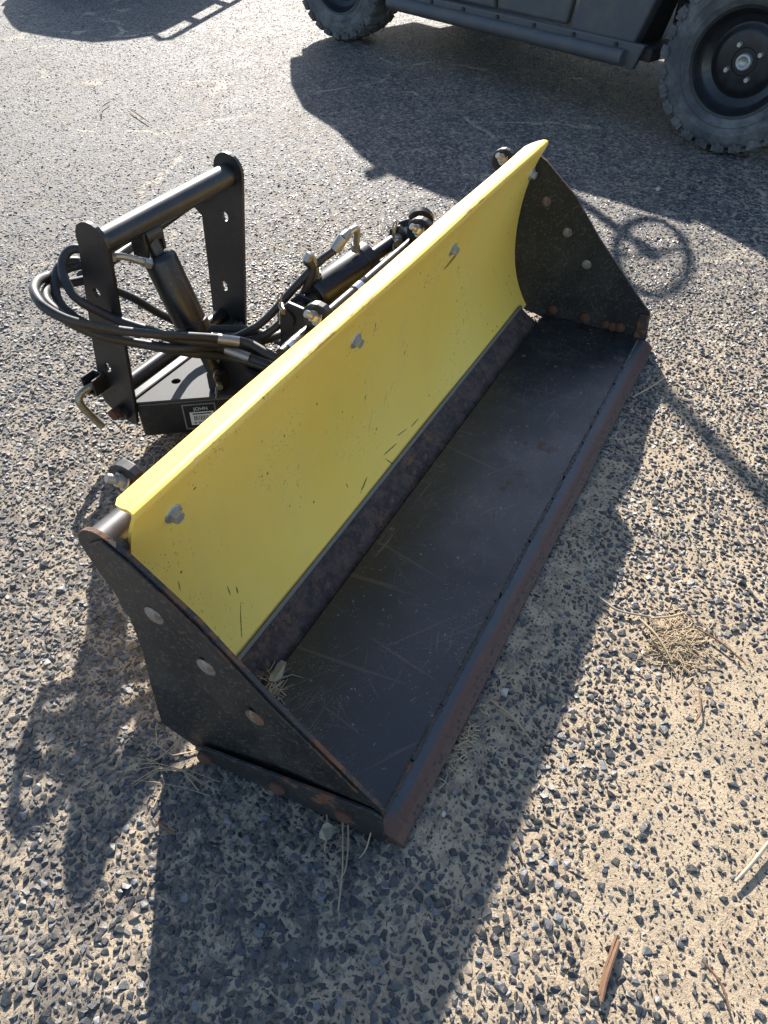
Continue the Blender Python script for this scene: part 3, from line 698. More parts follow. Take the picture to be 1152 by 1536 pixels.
# ---- hitch frame
XL, XR = .507, .905
left_o = arc(.866, .462, .036, 200, -10, 10)
lp = [(.902, .455), (.945, .25), (.972, .105), (.966, .085), (.942, .066), (.900, .050), (.886, .055), (.878, .10), (.829, .462)] + arc(.866, .466, .0365, 172, 8, 10)
def holed_plate(poly, holes, x0, x1, name, mat, parent):
    bm = bmesh.new()
    def loop(pts, x): 
        vs_ = [bm.verts.new((x, p, q)) for p, q in pts]; return [bm.edges.new((vs_[i], vs_[(i+1) % len(vs_)])) for i in range(len(vs_))]
    ed = loop(poly, x0)
    for (cy, cz, r) in holes: ed += loop([(cy + r*math.cos(2*math.pi*k/12), cz + r*1.25*math.sin(2*math.pi*k/12)) for k in range(12)], x0)
    bmesh.ops.triangle_fill(bm, use_beauty=True, use_dissolve=False, edges=ed)
    ext = bmesh.ops.extrude_face_region(bm, geom=bm.faces[:])
    for v in [g for g in ext['geom'] if isinstance(g, bmesh.types.BMVert)]: v.co.x = x1
    bmesh.ops.recalc_face_normals(bm, faces=bm.faces)
    me = bpy.data.meshes.new(name); bm.to_mesh(me); bm.free()
    return link(name, me, mat, parent)
HOL = [(.891, .363, .0085), (.925, .188, .0095)]
holed_plate(lp, HOL, XL-.004, XL+.004, "hitch_plate", M['black2'], plow)["label"] = "near upright hitch plate"
rp = [(.902, .455), (.910, .425), (.925, .412), (.975, .408), (.988, .392), (.982, .372), (.958, .352), (.968, .20), (.975, .105), (.966, .085), (.942, .066), (.900, .050), (.886, .055), (.878, .10), (.829, .462)] + arc(.866, .466, .0365, 172, 8, 10)
holed_plate(rp, HOL, XR-.004, XR+.004, "hitch_plate", M['black2'], plow)["label"] = "far upright hitch plate"
tb = MB(); tb.cyl((XL+.002, .866, .458), (XR-.002, .866, .458), .0235, n=28); tb.build("top_tube", M['black2'], plow, smooth=True)
tb = MB(); tb.cyl((XL+.003, .912, .385), (XR-.003, .968, .385), .0095, n=14); tb.build("cross_rod", M['black2'], plow, smooth=True)
# lower cross beams between the uprights
MB().cyl((XL, .945, .105), (XR, .945, .105), .019, n=16).build("lower_beam", M['black2'], plow, smooth=True)
MB().box((XL+.006, .893, .070), (XR-.006, .918, .108)).build("lower_beam", M['black2'], plow, bevel=.004)
# push frame: tapered box running forward to the blade pivot
foot = [(.514, .886), (.660, .690), (.668, .470), (.762, .470), (.770, .690), (.898, .886)]
pf = MB().prism(foot, 2, .012, .098, 0).build("push_frame", M['black2'], plow, bevel=.004)
tp = MB()
bm = bmesh.new()
vs_ = [bm.verts.new((p, q, .1005)) for p, q in [(.511, .889), (.657, .688), (.666, .500), (.764, .500), (.773, .688), (.901, .889)]]
ed = [bm.edges.new((vs_[i], vs_[(i+1) % 6])) for i in range(6)]
hv = [bm.verts.new((.618 + .0105*math.cos(k*math.pi/8), .860 + .0105*math.sin(k*math.pi/8), .1005)) for k in range(16)]
ed += [bm.edges.new((hv[i], hv[(i+1) % 16])) for i in range(16)]
bmesh.ops.triangle_fill(bm, use_beauty=True, edges=ed)
ext = bmesh.ops.extrude_face_region(bm, geom=bm.faces[:])
for v in [g for g in ext['geom'] if isinstance(g, bmesh.types.BMVert)]: v.co.z = .1055
bmesh.ops.recalc_face_normals(bm, faces=bm.faces)
me = bpy.data.meshes.new("frame_top"); bm.to_mesh(me); bm.free()
ft = link("frame_top", me, M['greytop'], pf); ft["label"] = "grey top plate with a round hole"
# gussets that hold the lower end of the lift cylinder and the angle cylinder
g1 = [(.800, .106), (.735, .205), (.722, .222), (.708, .212), (.690, .160), (.640, .106)]
for x in (.662, .738): MB().prism(g1, 0, x-.004, x+.004).build("gusset", M['black2'], plow, bevel=.0015)
g2 = [(.520, .106), (.528, .30), (.550, .330), (.585, .335), (.605, .318), (.612, .25), (.640, .106)]
for x in (.690, .728): MB().prism(g2, 0, x-.004, x+.004).build("pivot_bracket", M['black2'], plow, bevel=.0015)
MB().box((.655, .448, .08), (.775, .500, .30)).build("pivot_post", M['black2'], plow, bevel=.004)

# sticker on the slanted frame wall
d = Vector((.146, -.196, 0)).normalized(); nrm = Vector((d.y, -d.x, 0)); c0 = Vector((.588, .7866, .056)) 
def onwall(u, w, o): return tuple(c0 + d*u + Vector((0, 0, w)) + nrm*o)
def wallquad(u0, u1, w0, w1, o): 
    b = MB(); b.add([onwall(u0, w0, o), onwall(u1, w0, o), onwall(u1, w1, o), onwall(u0, w1, o), onwall(u0, w0, o-.0006), onwall(u1, w0, o-.0006), onwall(u1, w1, o-.0006), onwall(u0, w1, o-.0006)],
        [(0,1,2,3),(7,6,5,4),(0,4,5,1),(1,5,6,2),(2,6,7,3),(3,7,4,0)]); return b
sgn = 1 if nrm.dot(Vector((-.36, -.18, 0)) - c0) > 0 else -1
if sgn < 0: nrm = -nrm
sk = wallquad(-.030, .042, -.033, .033, .0012).build("sticker", M['stickgrey'], pf)
attach(wallquad(-.027, .039, -.030, .030, .0016).build("sticker_field", M['stickdark'], None), sk)
attach(wallquad(-.016, .036, -.022, .012, .0020).build("sticker_panel", M['sticker'], None), sk)
bc = MB()
for k in range(9):
    u = -.008 + k*.0036; w = random.uniform(.001, .0024); q = wallquad(u, u+w, -.010, .002, .0024); bc.add(q.v, q.f)
for k in range(4):
    q = wallquad(-.010+k*.010, -.004+k*.010, -.018, -.015, .0024); bc.add(q.v, q.f)
q = wallquad(-.010, .030, .006, .009, .0024); bc.add(q.v, q.f)
attach(bc.build("sticker_print", M['stickdark'], None), sk)
tx_ = bpy.data.curves.new("sticker_text", 'FONT'); tx_.body = "JOHN"; tx_.size = .012; tx_.extrude = .0002
to = bpy.data.objects.new("sticker_text_source", tx_); COL.objects.link(to)
bpy.context.view_layer.update()
tm = bpy.data.meshes.new_from_object(to.evaluated_get(bpy.context.evaluated_depsgraph_get())); bpy.data.objects.remove(to)
Mx = Matrix((( d.x, 0, nrm.x, 0), (d.y, 0, nrm.y, 0), (0, 1, 0, 0), (0, 0, 0, 1)))
o0 = Vector(onwall(-.006, .0165, .0022))
for v in tm.vertices: v.co = Mx @ v.co + o0
tm.materials.clear()
attach(link("sticker_text", tm, M['sticker'], None), sk)

# lift cylinder
def cylinder(name, a, b, r, frac0, frac1, rodr, mat, parent):
    a = Vector(a); b = Vector(b); dd = b - a; L = dd.length; dd.normalize()
    p0 = a + dd*L*frac0; p1 = a + dd*L*frac1
    m = MB(); prf = [(.0001, 0), (r*.82, 0), (r*.97, .006), (r, .012), (r, (p1-p0).length-.026), (r*1.08, (p1-p0).length-.024), (r*1.08, (p1-p0).length-.004), (r*.9, (p1-p0).length), (.0001, (p1-p0).length)]
    m.revolve(prf, p0, dd, 28)
    o = m.build(name, mat, parent, smooth=True)
    rd = MB(); rd.cyl(p1 - dd*.01, b, rodr, n=18); attach(rd.build("piston_rod", M['chrome'] if name == "angle_cylinder_x" else M['black2'], None, smooth=True), o)
    ey = MB(); ey.cyl(a + Vector((-.02, 0, 0)), a + Vector((.02, 0, 0)), .019, n=18); ey.cyl(a, p0 + dd*.004, .015, n=12); attach(ey.build("clevis_eye", mat, None, smooth=True), o)
    return o
lc = cylinder("lift_cylinder", (.636, .862, .432), (.640, .757, .135), .0335, .13, .66, .015, M['black2'], plow)
for x in (.608, .656): MB().box((x, .848, .395), (x+.008, .884, .445)).build("clevis_ear", M['black2'], plow, bevel=.002)
MB().box((.625, .742, .105), (.657, .775, .150)).build("rod_clevis", M['black2'], plow, bevel=.004)
def hairpin(c, s, parent):
    c = Vector(c); b = MB(); pts = [(-.030, -.010, -.012), (-.016, -.002, -.004), (0, .004, 0), (.004, .006, .014), (.012, .006, .030), (.0, .004, .040), (-.012, .002, .030), (-.008, .002, .012), (-.004, .003, -.002), (-.022, -.006, -.018), (-.034, -.012, -.022)]
    b.tube([c + Vector(p)*s for p in pts], .0022*s, 8, sub=5); b.cyl(c + Vector((-.012, -.012, 0))*s, c + Vector((.012, .012, 0))*s, .0085*s, n=14)
    return attach(b.build("hairpin_clip", M['brass'], None, smooth=True), parent)
hairpin((.628, .745, .130), .8, plow)

# angle cylinder and its bracket on the blade back
P1 = Vector((1.005, .498, .365)); P0 = Vector((.700, .590, .302))
ac = cylinder("angle_cylinder", P0, P1, .0365, .20, .68, .0145, M['black2'], plow)
for dx in (-.018, .022):
    bk = [(.395, .25), (.392, .33), (.405, .345), (.430, .335), (.470, .355), (.478, .378), (.498, .392), (.520, .380), (.524, .350), (.500, .320), (.46, .26)]
    MB().prism(bk, 0, P1.x+dx-.004, P1.x+dx+.004).build("rod_bracket", M['black2'], plow, bevel=.0015)
m = MB(); m.cyl(P1 + Vector((-.040, 0, 0)), P1 + Vector((.034, 0, 0)), .0105, n=16); m.build("pivot_pin", M['zinc'], plow, smooth=True)
hairpin(tuple(P1 + Vector((-.032, 0, 0))), 1.0, plow)
m = MB(); pc = P1 + Vector((.060, -.012, .010)); m.cyl(pc, pc + Vector((.010, .004, .004)), .028, n=24); m.cyl(pc - Vector((.006, .002, .002)), pc, .016, n=16); m.build("bolt_washer", M['black2'], plow, smooth=True)
hairpin((.688, .600, .318), .8, plow)
# hydraulic fittings
def fitting(name, pts, r, parent):
    b = MB(); b.tube(pts, r, 10, sub=4)
    for p, q in ((pts[0], pts[1]), (pts[-1], pts[-2])):
        p = Vector(p); q = Vector(q); dd = (q-p).normalized(); b.cyl(p, p + dd*.016, r*1.45, n=6)
    return b.build(name, M['crimp'], parent, smooth=False)
fitting("hose_fitting", [(.866, .536, .378), (.862, .530, .402), (.854, .524, .428), (.838, .524, .434), (.815, .533, .424)], .0066, plow)
fitting("hose_fitting", [(.774, .570, .350), (.768, .569, .375), (.762, .571, .398), (.754, .574, .405), (.748, .578, .395)], .0062, plow)
fitting("hose_fitting", [(.606, .842, .388), (.585, .850, .402), (.560, .862, .418), (.535, .876, .424)], .0068, plow)

# hoses
HOSES = [  # points around the left loop were scaled outward about the camera position
 [(0.560, 0.930, 0.395), (0.516, 0.966, 0.390), (0.501, 0.977, 0.384), (0.481, 0.986, 0.383), (0.443, 0.965, 0.396), (0.407, 0.933, 0.403), (0.387, 0.902, 0.400), (0.383, 0.881, 0.391), (0.398, 0.849, 0.369), (0.455, 0.818, 0.331), (0.514, 0.765, 0.304), (0.607, 0.715, 0.262), (0.646, 0.665, 0.245), (0.652, 0.590, 0.225), (0.700, 0.500, 0.200)],
 [(0.565, 0.935, 0.360), (0.512, 0.972, 0.359), (0.494, 0.991, 0.362), (0.454, 0.965, 0.373), (0.424, 0.933, 0.374), (0.415, 0.902, 0.365), (0.420, 0.881, 0.345), (0.451, 0.849, 0.310), (0.497, 0.815, 0.281), (0.544, 0.745, 0.263), (0.630, 0.720, 0.226), (0.650, 0.645, 0.206), (0.652, 0.575, 0.205), (0.710, 0.500, 0.190)],
 [(0.548, 0.868, 0.420), (0.540, 0.915, 0.424), (0.524, 0.945, 0.429), (0.504, 0.952, 0.419), (0.485, 0.944, 0.401), (0.470, 0.923, 0.385), (0.466, 0.896, 0.363), (0.498, 0.856, 0.321), (0.521, 0.796, 0.301), (0.560, 0.745, 0.272), (0.640, 0.700, 0.236), (0.700, 0.660, 0.225), (0.800, 0.640, 0.210)],
 [(0.600, 0.950, 0.330), (0.555, 0.955, 0.380), (0.528, 0.959, 0.400), (0.504, 0.973, 0.396), (0.479, 0.965, 0.380), (0.455, 0.944, 0.363), (0.445, 0.912, 0.345), (0.457, 0.881, 0.320), (0.496, 0.838, 0.280), (0.560, 0.745, 0.245), (0.640, 0.710, 0.200), (0.660, 0.600, 0.190)],
 [(0.540, 0.968, 0.365), (0.573, 0.970, 0.332), (0.605, 0.960, 0.305), (0.635, 0.940, 0.275), (0.682, 0.920, 0.219), (0.751, 0.900, 0.160), (0.830, 0.800, 0.140), (0.800, 0.680, 0.150)],
 [(0.817, 0.532, 0.426), (0.806, 0.545, 0.404), (0.775, 0.565, 0.386), (0.737, 0.600, 0.341), (0.705, 0.660, 0.268), (0.681, 0.700, 0.238), (0.653, 0.735, 0.225), (0.600, 0.770, 0.235), (0.530, 0.800, 0.290)],
 [(0.748, 0.578, 0.396), (0.758, 0.572, 0.378), (0.754, 0.577, 0.352), (0.743, 0.600, 0.306), (0.715, 0.630, 0.264), (0.689, 0.660, 0.238), (0.678, 0.700, 0.222), (0.640, 0.738, 0.238), (0.580, 0.768, 0.262)],
]
for k, h in enumerate(HOSES):
    b = MB(); b.tube(h, .0088 if k < 5 else .0080, 12, sub=6); ho = b.build("hydraulic_hose", M['rubber'], plow, smooth=True)
    if k in (0, 1):
        i = -4; p = Vector(h[i]); q = Vector(h[i+1]); m = MB(); m.cyl(p.lerp(q, .1), p.lerp(q, .75), .0102, n=14); attach(m.build("crimp_sleeve", M['crimp'], None, smooth=True), ho)
    if k == 5:
        p = Vector(h[0]); q = Vector(h[1]); m = MB(); m.cyl(p, p + (q-p).normalized()*.03, .0112, n=14); attach(m.build("crimp_sleeve", M['crimp'], None, smooth=True), ho)

# hitch pin: square socket and bent pin on the near upright, and the rusted bolt below
m = MB()
for (lo, hi) in (((.466, .938, .132), (.503, .943, .170)), ((.466, .968, .132), (.503, .973, .170)), ((.466, .943, .132), (.503, .968, .137)), ((.498, .943, .137), (.503, .968, .170))): m.box(lo, hi)
sock = m.build("pin_socket", M['black2'], plow, bevel=.0015)
m = MB(); m.tube([(.500, .952, .150), (.478, .958, .146), (.456, .966, .142), (.443, .968, .130), (.443, .964, .112), (.452, .953, .080), (.460, .944, .056)], .0082, 14, sub=6); m.build("bent_pin", M['brass'], plow, smooth=True)
m = MB(); m.cyl((.476, .922, .082), (.503, .922, .082), .0125, n=16); m.build("stop_bolt", M['rustbolt'], plow, smooth=True)
m = MB(); m.box((.486, .905, .078), (.503, .912, .102)); m.cyl((.490, .908, .08), (.503, .908, .08), .014, n=6); m.build("stop_nut", M['black2'], plow)

# ------------------------------------------------------------------ parked utility vehicle
def tyre_rubber():
    s = NT("tyre_rubber"); a_ = s.noise(7, 7, 0.7); f_ = s.noise(60, 5, 0.65)
    col = s.mix(s.step(a_, 0.38, 0.66), (0.070, 0.073, 0.076), (0.165, 0.162, 0.155))  # pale tones hold dust and some painted-in haze
    col = s.mix(s.math('MULTIPLY', s.step(f_, 0.5, 0.75), 0.5), col, (0.03, 0.03, 0.03))
    return s.done(col, 0.88, 0, s.bump(f_, 0.5, 0.003), 0.3)
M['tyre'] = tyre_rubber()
M['rim'] = plain("black_wheel_rim", (0.012, 0.013, 0.015), 0.38, 0, 0.4, 30, 0.1)
M['utvbody'] = worn_paint("vehicle_plastic", (0.066, 0.071, 0.076), 0.65, 0.80, 0.8, 0.74, (0.115, 0.105, 0.09))  # base and dust lifted to paint haze over the vehicle
M['utvdirt'] = worn_paint("dirty_underbody", (0.028, 0.026, 0.024), 0.75, 0.66, 0.8, 0.75, (0.075, 0.06, 0.046), (0.10, 0.065, 0.04))
M['seat'] = plain("vinyl_seat", (0.03, 0.03, 0.03), 0.6, 0, 0.2, 20, 0.1)
M['lens'] = plain("headlight_lens", (0.5, 0.5, 0.5), 0.2, 0, 0.1, 20, 0.0)

def tyre_mesh():
    b = MB()
    pr = [(.176, -.095), (.186, -.112), (.205, -.121), (.209, -.126), (.216, -.127), (.220, -.1245), (.240, -.1285), (.244, -.132), (.250, -.132), (.254, -.1295), (.264, -.130), (.288, -.118), (.300, -.095), (.305, -.05), (.306, 0), (.305, .05), (.300, .095), (.288, .118), (.264, .130), (.254, .1295), (.250, .132), (.244, .132), (.240, .1285), (.220, .1245), (.216, .127), (.209, .126), (.205, .121), (.186, .112), (.176, .095)]
    b.revolve(pr, (0, 0, 0), (0, 1, 0), 64)
    K = 27
    for k in range(K):
        for side in (-1, 1):
            t = 2*math.pi*(k + (0.5 if side > 0 else 0))/K
            for (y0, y1, r0, r1, w0, w1, sl) in ((.060, .128, .292, .318, .022, .028, .03), (.008, .056, .296, .320, .020, .020, .05)):
                v = []
                for (yy, wd, shr) in ((y0, w0, 0), (y1, w1, .010)):
                    for rr in (r0 - .012, r1 - shr*1.2):
                        for sg in (-1, 1):
                            a_ = t + sl*(yy/.1) + sg*wd/.31*.9; v.append((rr*math.cos(a_), side*yy, rr*math.sin(a_)))
                f = [(0, 1, 3, 2), (4, 6, 7, 5), (0, 2, 6, 4), (1, 5, 7, 3), (2, 3, 7, 6), (0, 4, 5, 1)]
                b.add(v, f)
            # shoulder lug running down the sidewall
            v = []
            for rr, yy in ((.313, .116), (.300, .131), (.272, .1345), (.272, .120), (.300, .108)):
                for sg in (-1, 1):
                    a_ = t + .04 + sg*(.026 + .012*((k*7) % 3)/2); v.append((rr*math.cos(a_), side*yy, rr*math.sin(a_)))
            f = [(0, 1, 3, 2), (2, 3, 5, 4), (4, 5, 7, 6), (6, 7, 9, 8), (8, 9, 1, 0), (0, 2, 4, 6, 8), (1, 9, 7, 5, 3)]
            b.add(v, f)
    me = b.mesh("tyre")
    bm = bmesh.new(); bm.from_mesh(me); bmesh.ops.recalc_face_normals(bm, faces=bm.faces); bm.to_mesh(me); bm.free()
    for p in me.polygons: p.use_smooth = True
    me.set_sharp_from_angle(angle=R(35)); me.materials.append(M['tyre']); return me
TY = tyre_mesh()
def rim_mesh():
    b = MB(); b.revolve([(.150, -.095), (.180, -.100), (.187, -.108), (.180, -.06), (.165, 0), (.180, .06), (.181, .100), (.189, .110), (.187, .116), (.178, .114), (.168, .098), (.160, .070), (.152, .064), (.146, .060), (.128, .050), (.118, .052), (.108, .062), (.095, .066), (.048, .066), (.045, .062), (.0001, .062)], (0, 0, 0), (0, 1, 0), 48)
    me = b.mesh("rim"); bm = bmesh.new(); bm.from_mesh(me); bmesh.ops.recalc_face_normals(bm, faces=bm.faces); bm.to_mesh(me); bm.free()
    for p in me.polygons: p.use_smooth = True
    me.set_sharp_from_angle(angle=R(40)); me.materials.append(M['rim']); return me
RI = rim_mesh()
b = MB(); b.revolve([(.0001, .070), (.017, .070), (.0175, .080), (.022, .082), (.0275, .080), (.029, .074), (.030, .062)], (0, 0, 0), (0, 1, 0), 28); HUB = b.mesh("hub_cap"); HUB.materials.append(M['zinc'])
for p in HUB.polygons: p.use_smooth = True
b = MB(); b.cyl((0, .064, 0), (0, .084, 0), .0105, .0085, 6); NUT = b.mesh("lug_nut"); NUT.materials.append(M['zinc'])

def wheel(parent, loc, flip, steer=0.0):
    o = bpy.data.objects.new("tyre", TY); COL.objects.link(o); o.parent = parent; o.location = loc
    o.rotation_euler = (0, random.uniform(0, 1), steer + (math.pi if flip else 0))
    if flip: o.rotation_euler = (0, 0, math.pi + steer)
    r = bpy.data.objects.new("rim", RI); COL.objects.link(r); r.parent = o
    h = bpy.data.objects.new("hub_cap", HUB); COL.objects.link(h); h.parent = o
    for k in range(4):
        q = bpy.data.objects.new("lug_nut", NUT); COL.objects.link(q); q.parent = o
        a_ = math.pi/2*k + .08; q.location = (.063*math.cos(a_), 0, .063*math.sin(a_))
    return o

utv = empty("utility_vehicle", (3.046, .136, 0), R(68.6))
tag(utv, "dark utility vehicle with knobby tyres and black rims parked behind the blade", "utility vehicle")
def up(b, name, mat, **k):   # part given in the vehicle's own coordinates (x forward, y towards the blade)
    return b.build(name, mat, utv, keep_local=True, **k)
wheel(utv, (0, -.125, .316), False, R(11)); wheel(utv, (2.48, -.125, .316), False, R(12)); wheel(utv, (0, -1.30, .316), True); wheel(utv, (2.48, -1.30, .316), True, R(12))
up(MB().box((.40, -1.36, .235), (2.05, -.075, .285)), "floor_pan", M['utvdirt'], bevel=.01)
up(MB().cyl((.50, -.030, .245), (2.02, -.030, .245), .030, n=18), "rocker_tube", M['utvbody'], smooth=True)
up(MB().prism([(.46, .205), (2.05, .205), (2.10, .30), (.42, .30)], 1, -.075, -.045), "sill_panel", M['utvbody'], bevel=.006)
door = up(MB().prism([(.88, .30), (2.02, .30), (2.16, .55), (2.16, 1.20), (1.55, 1.20), (1.40, .80), (.80, .74)], 1, -.135, -.095), "door", M['utvbody'], bevel=.012)
attach(MB().box((1.0, .0, 0), (1.16, .012, .02)).build("door_handle", M['rim'], None, bevel=.004), None)
dh = bpy.data.objects["door_handle"]; dh.parent = door; dh.location = (0, -.093, .62)
up(MB().prism([(.84, .28), (.76, .66), (.40, .78), (.18, .78), (.24, .66), (.40, .55), (.50, .28)], 1, -.14, -.075), "rear_fender", M['utvbody'], bevel=.01)
up(MB().prism([(.52, .22), (.44, .52), (.30, .64), (.36, .66), (.55, .58), (.62, .22)], 1, -.30, -.145), "wheel_liner", M['utvdirt'], bevel=.006)
up(MB().box((-.62, -1.05, .26), (.52, -.36, .62)), "rear_chassis", M['utvdirt'], bevel=.03)
cb_ = MB(); cb_.box((-.78, -1.42, .66), (.44, -.01, .70))
for lo, hi in (((-.78, -.045, .70), (.44, -.01, .98)), ((-.78, -1.42, .70), (.44, -1.385, .98)), ((-.78, -1.385, .70), (-.745, -.045, .98)), ((.405, -1.385, .70), (.44, -.045, .98))): cb_.box(lo, hi)
up(cb_, "cargo_box", M['utvbody'], bevel=.006)
hood = [(2.02, .30), (2.10, .50), (2.14, .80), (2.14, 1.20), (2.30, 1.21), (2.62, 1.21), (2.72, 1.17), (2.84, 1.06), (3.08, .99), (3.16, .80), (3.14, .52), (3.02, .44), (2.90, .44), (2.86, .62), (2.68, .74), (2.40, .75), (2.20, .66), (2.12, .48), (2.10, .30)]
up(MB().prism(hood, 1, -1.34, -.09), "hood", M['utvbody'], bevel=.02)
up(MB().box((2.05, -1.02, .28), (3.02, -.42, .60)), "front_chassis", M['utvdirt'], bevel=.03)
bp = MB(); bp.tube([(2.98, -.25, .50), (3.20, -.25, .50), (3.22, -.25, .72), (3.15, -.25, .84)], .02, 10, straight=True); bp.tube([(2.98, -1.18, .50), (3.20, -1.18, .50), (3.22, -1.18, .72), (3.15, -1.18, .84)], .02, 10, straight=True); bp.cyl((3.21, -1.18, .70), (3.21, -.25, .70), .02); bp.cyl((3.20, -1.18, .50), (3.20, -.25, .50), .02)
up(bp, "front_bumper", M['rim'], smooth=True)
for y in (-.30, -1.13): up(MB().box((3.10, y-.09, .82), (3.15, y+.09, .90)), "headlight", M['lens'], bevel=.008)
up(MB().box((.84, -1.30, .46), (1.44, -.36, .64)), "seat_base", M['utvdirt'], bevel=.02)
up(MB().box((.88, -1.28, .645), (1.42, -.40, .76)), "seat_cushion", M['seat'], bevel=.04)
for y in (-.62, -1.06): up(MB().prism([(.84, .76), (.97, .76), (.88, 1.16), (.78, 1.16)], 1, y-.20, y+.20), "seat_back", M['seat'], bevel=.04)
for k in range(4):
    x_ = 1.02 + k*.17; attach(MB().prism([(x_, .40), (x_+.10, .47), (x_+.115, .455), (x_+.015, .385)], 1, -.097, -.087).build("vent_slat", M['rim'], None, bevel=.002), None).parent = utv
for k in range(7): up(MB().cyl((.56 + k*.23, -.046, .285), (.56 + k*.23, -.038, .285), .009, n=8), "sill_fastener", M['rim'])
up(MB().prism([(1.30, .31), (1.315, .31), (1.395, .70), (1.38, .70)], 1, -.096, -.086), "door_seam_trim", M['rim'])
sw = MB(); ax = Vector((-.93, 0, .37)).normalized(); cc = Vector((1.74, -.46, 1.36)); e1 = Vector((0, 1, 0)); e2 = ax.cross(e1)
ring = [cc + e1*(.17*math.cos(t*math.pi/16)) + e2*(.17*math.sin(t*math.pi/16)) for t in range(33)]
sw.tube(ring, .015, 10, straight=True, caps=False); sw.cyl(cc - ax*.03, cc + ax*.01, .030, n=16)
for t in (0.35, 3.4): sw.cyl(cc, cc + (e1*math.cos(t) + e2*math.sin(t))*.165, .009, n=8)
sw.cyl(cc, cc + Vector((.36, 0, -.30)), .022, n=12)
up(sw, "steering_wheel", M['rim'], smooth=True)
up(MB().box((1.98, -1.28, .78), (2.138, -.14, 1.17)), "dashboard", M['utvbody'], bevel=.03)
rc = MB()
for y in (-.15, -1.28):
    rc.tube([(2.16, y, 1.15), (1.74, y, 1.68), (1.48, y, 2.00), (1.34, y, 2.06), (.70, y, 2.06), (.60, y, 2.00), (.56, y, .98), (.60, y, .62)], .026, 12, straight=True)
rc.cyl((1.41, -1.28, 2.03), (1.41, -.15, 2.03), .024); rc.cyl((.65, -1.28, 2.03), (.65, -.15, 2.03), .024); rc.cyl((.565, -1.28, 1.25), (.565, -.15, 1.25), .024)
up(rc, "roll_cage", M['rim'], smooth=True)
mr = MB(); mr.box((2.62, -.14, 1.215), (2.67, -.06, 1.26)); mr.cyl((2.645, -.18, 1.18), (2.645, -.10, 1.24), .012); up(mr, "side_mirror", M['rim'], bevel=.008)

# second vehicle, out of the picture to the upper left: only its shadow shows
cart = empty("yard_cart", (5.504, 3.643, 0), R(123.5))
tag(cart, "parked vehicle with rounded front and slotted guard, shadow reaching in at the upper left", "vehicle")
sil = [(2.12, .34), (2.06, .55), (1.90, .78), (1.82, .86), (1.60, .95), (1.33, 1.03), (1.15, 1.005), (.99, .95), (.90, .83), (.78, .64), (.66, .45), (.66, .34)]
MB().prism(sil, 1, -1.5, -.02).build("hood", M['utvbody'], cart, keep_local=True, bevel=.02)
MB().box((.75, -1.9, .26), (2.0, -.25, .36)).build("chassis", M['utvdirt'], cart, keep_local=True, bevel=.02)
gd = MB(); gd.tube([(.985, -.01, .94), (.945, -.01, .99), (.89, -.01, .975), (.48, -.01, .34), (.60, -.01, .34)], .024, 10, straight=True)
for t in (.36, .80): gd.cyl((.89 - .40*t, -.01, .975 - .62*t), (.99 - .40*t, -.03, .90 - .62*t), .034)
gd.build("guard", M['rim'], cart, keep_local=True, smooth=True)
for loc, fl_ in (((.90, -.45, .316), 0), ((2.0, -.45, .316), 0), ((.90, -1.6, .316), 0), ((2.0, -1.6, .316), 0)):
    w_ = wheel(cart, loc, False); w_.rotation_euler = (0, 0, R(90) if loc[0] > 1.5 else R(-90))
MB().box((.95, -1.5, .70), (1.85, -1.1, .95)).build("seat", M['seat'], cart, keep_local=True, bevel=.05)

# ------------------------------------------------------------------ litter on the ground
M['straw'] = plain("dry_straw", (0.38, 0.285, 0.17), 0.75, 0, 0.35, 60, 0.1)
M['twig'] = plain("brown_twig", (0.16, 0.085, 0.045), 0.8, 0, 0.5, 90, 0.5)
M['stick'] = plain("bleached_stick", (0.30, 0.25, 0.19), 0.8, 0, 0.35, 120, 0.4)
M['leaf'] = plain("dry_leaf", (0.33, 0.28, 0.19), 0.8, 0, 0.35, 80, 0.2)
M['pebble'] = plain("pale_pebble", (0.42, 0.38, 0.32), 0.8, 0, 0.3, 90, 0.3)

def blade_strip(b, p, ang, ln, w, bend, rise):
    """one flat stalk as a thin three-sided tube"""
    pts = []
    for k in range(4):
        t = k/3; a_ = ang + bend*(t-.5)
        pts.append((p[0] + math.cos(a_)*ln*(t-.5), p[1] + math.sin(a_)*ln*(t-.5), p[2] + rise*math.sin(t*math.pi) + rise*.3*t))
    b.tube(pts, w, 4, straight=True, radii=[w, w, w*.8, w*.45])
def straw_patch(name, label, c, rx, ry, rot, num, lmin, lmax, h=.012, dirbias=None):
    b = MB()
    for k in range(num):
        r_ = abs(random.gauss(0, .55)); t = random.uniform(0, 2*math.pi)
        u = r_*math.cos(t)*rx; w = r_*math.sin(t)*ry
        x = c[0] + u*math.cos(rot) - w*math.sin(rot); y = c[1] + u*math.sin(rot) + w*math.cos(rot)
        a_ = random.uniform(0, math.pi) if dirbias is None else random.gauss(dirbias, .55)
        z = float(ground_z(x, y)) + (c[2] if len(c) > 2 else 0) + random.uniform(.003, h)*max(.3, 1 - r_*.6)
        blade_strip(b, (x, y, z), a_, random.uniform(lmin, lmax), random.uniform(.0004, .0013), random.uniform(-1.2, 1.2), random.uniform(0, .004))
    o = b.build(name, M['straw']); tag(o, label, "straw", kind="stuff"); return o
straw_patch("straw", "flattened nest of dry straw on sand right of the bucket", (.522, -.284), .070, .052, -.3, 420, .010, .050, .008)
straw_patch("straw", "dry straw heaped beneath the hitch frame behind the blade", (.500, .770), .08, .06, .8, 170, .02, .07, .012)
straw_patch("straw", "wisps of straw under the near side plate", (-.062, .335), .060, .018, .75, 9, .09, .16, .008, 2.3)
straw_patch("straw", "straw caught in front of the wear strip", (.175, -.036), .07, .008, 0, 60, .010, .04, .006)
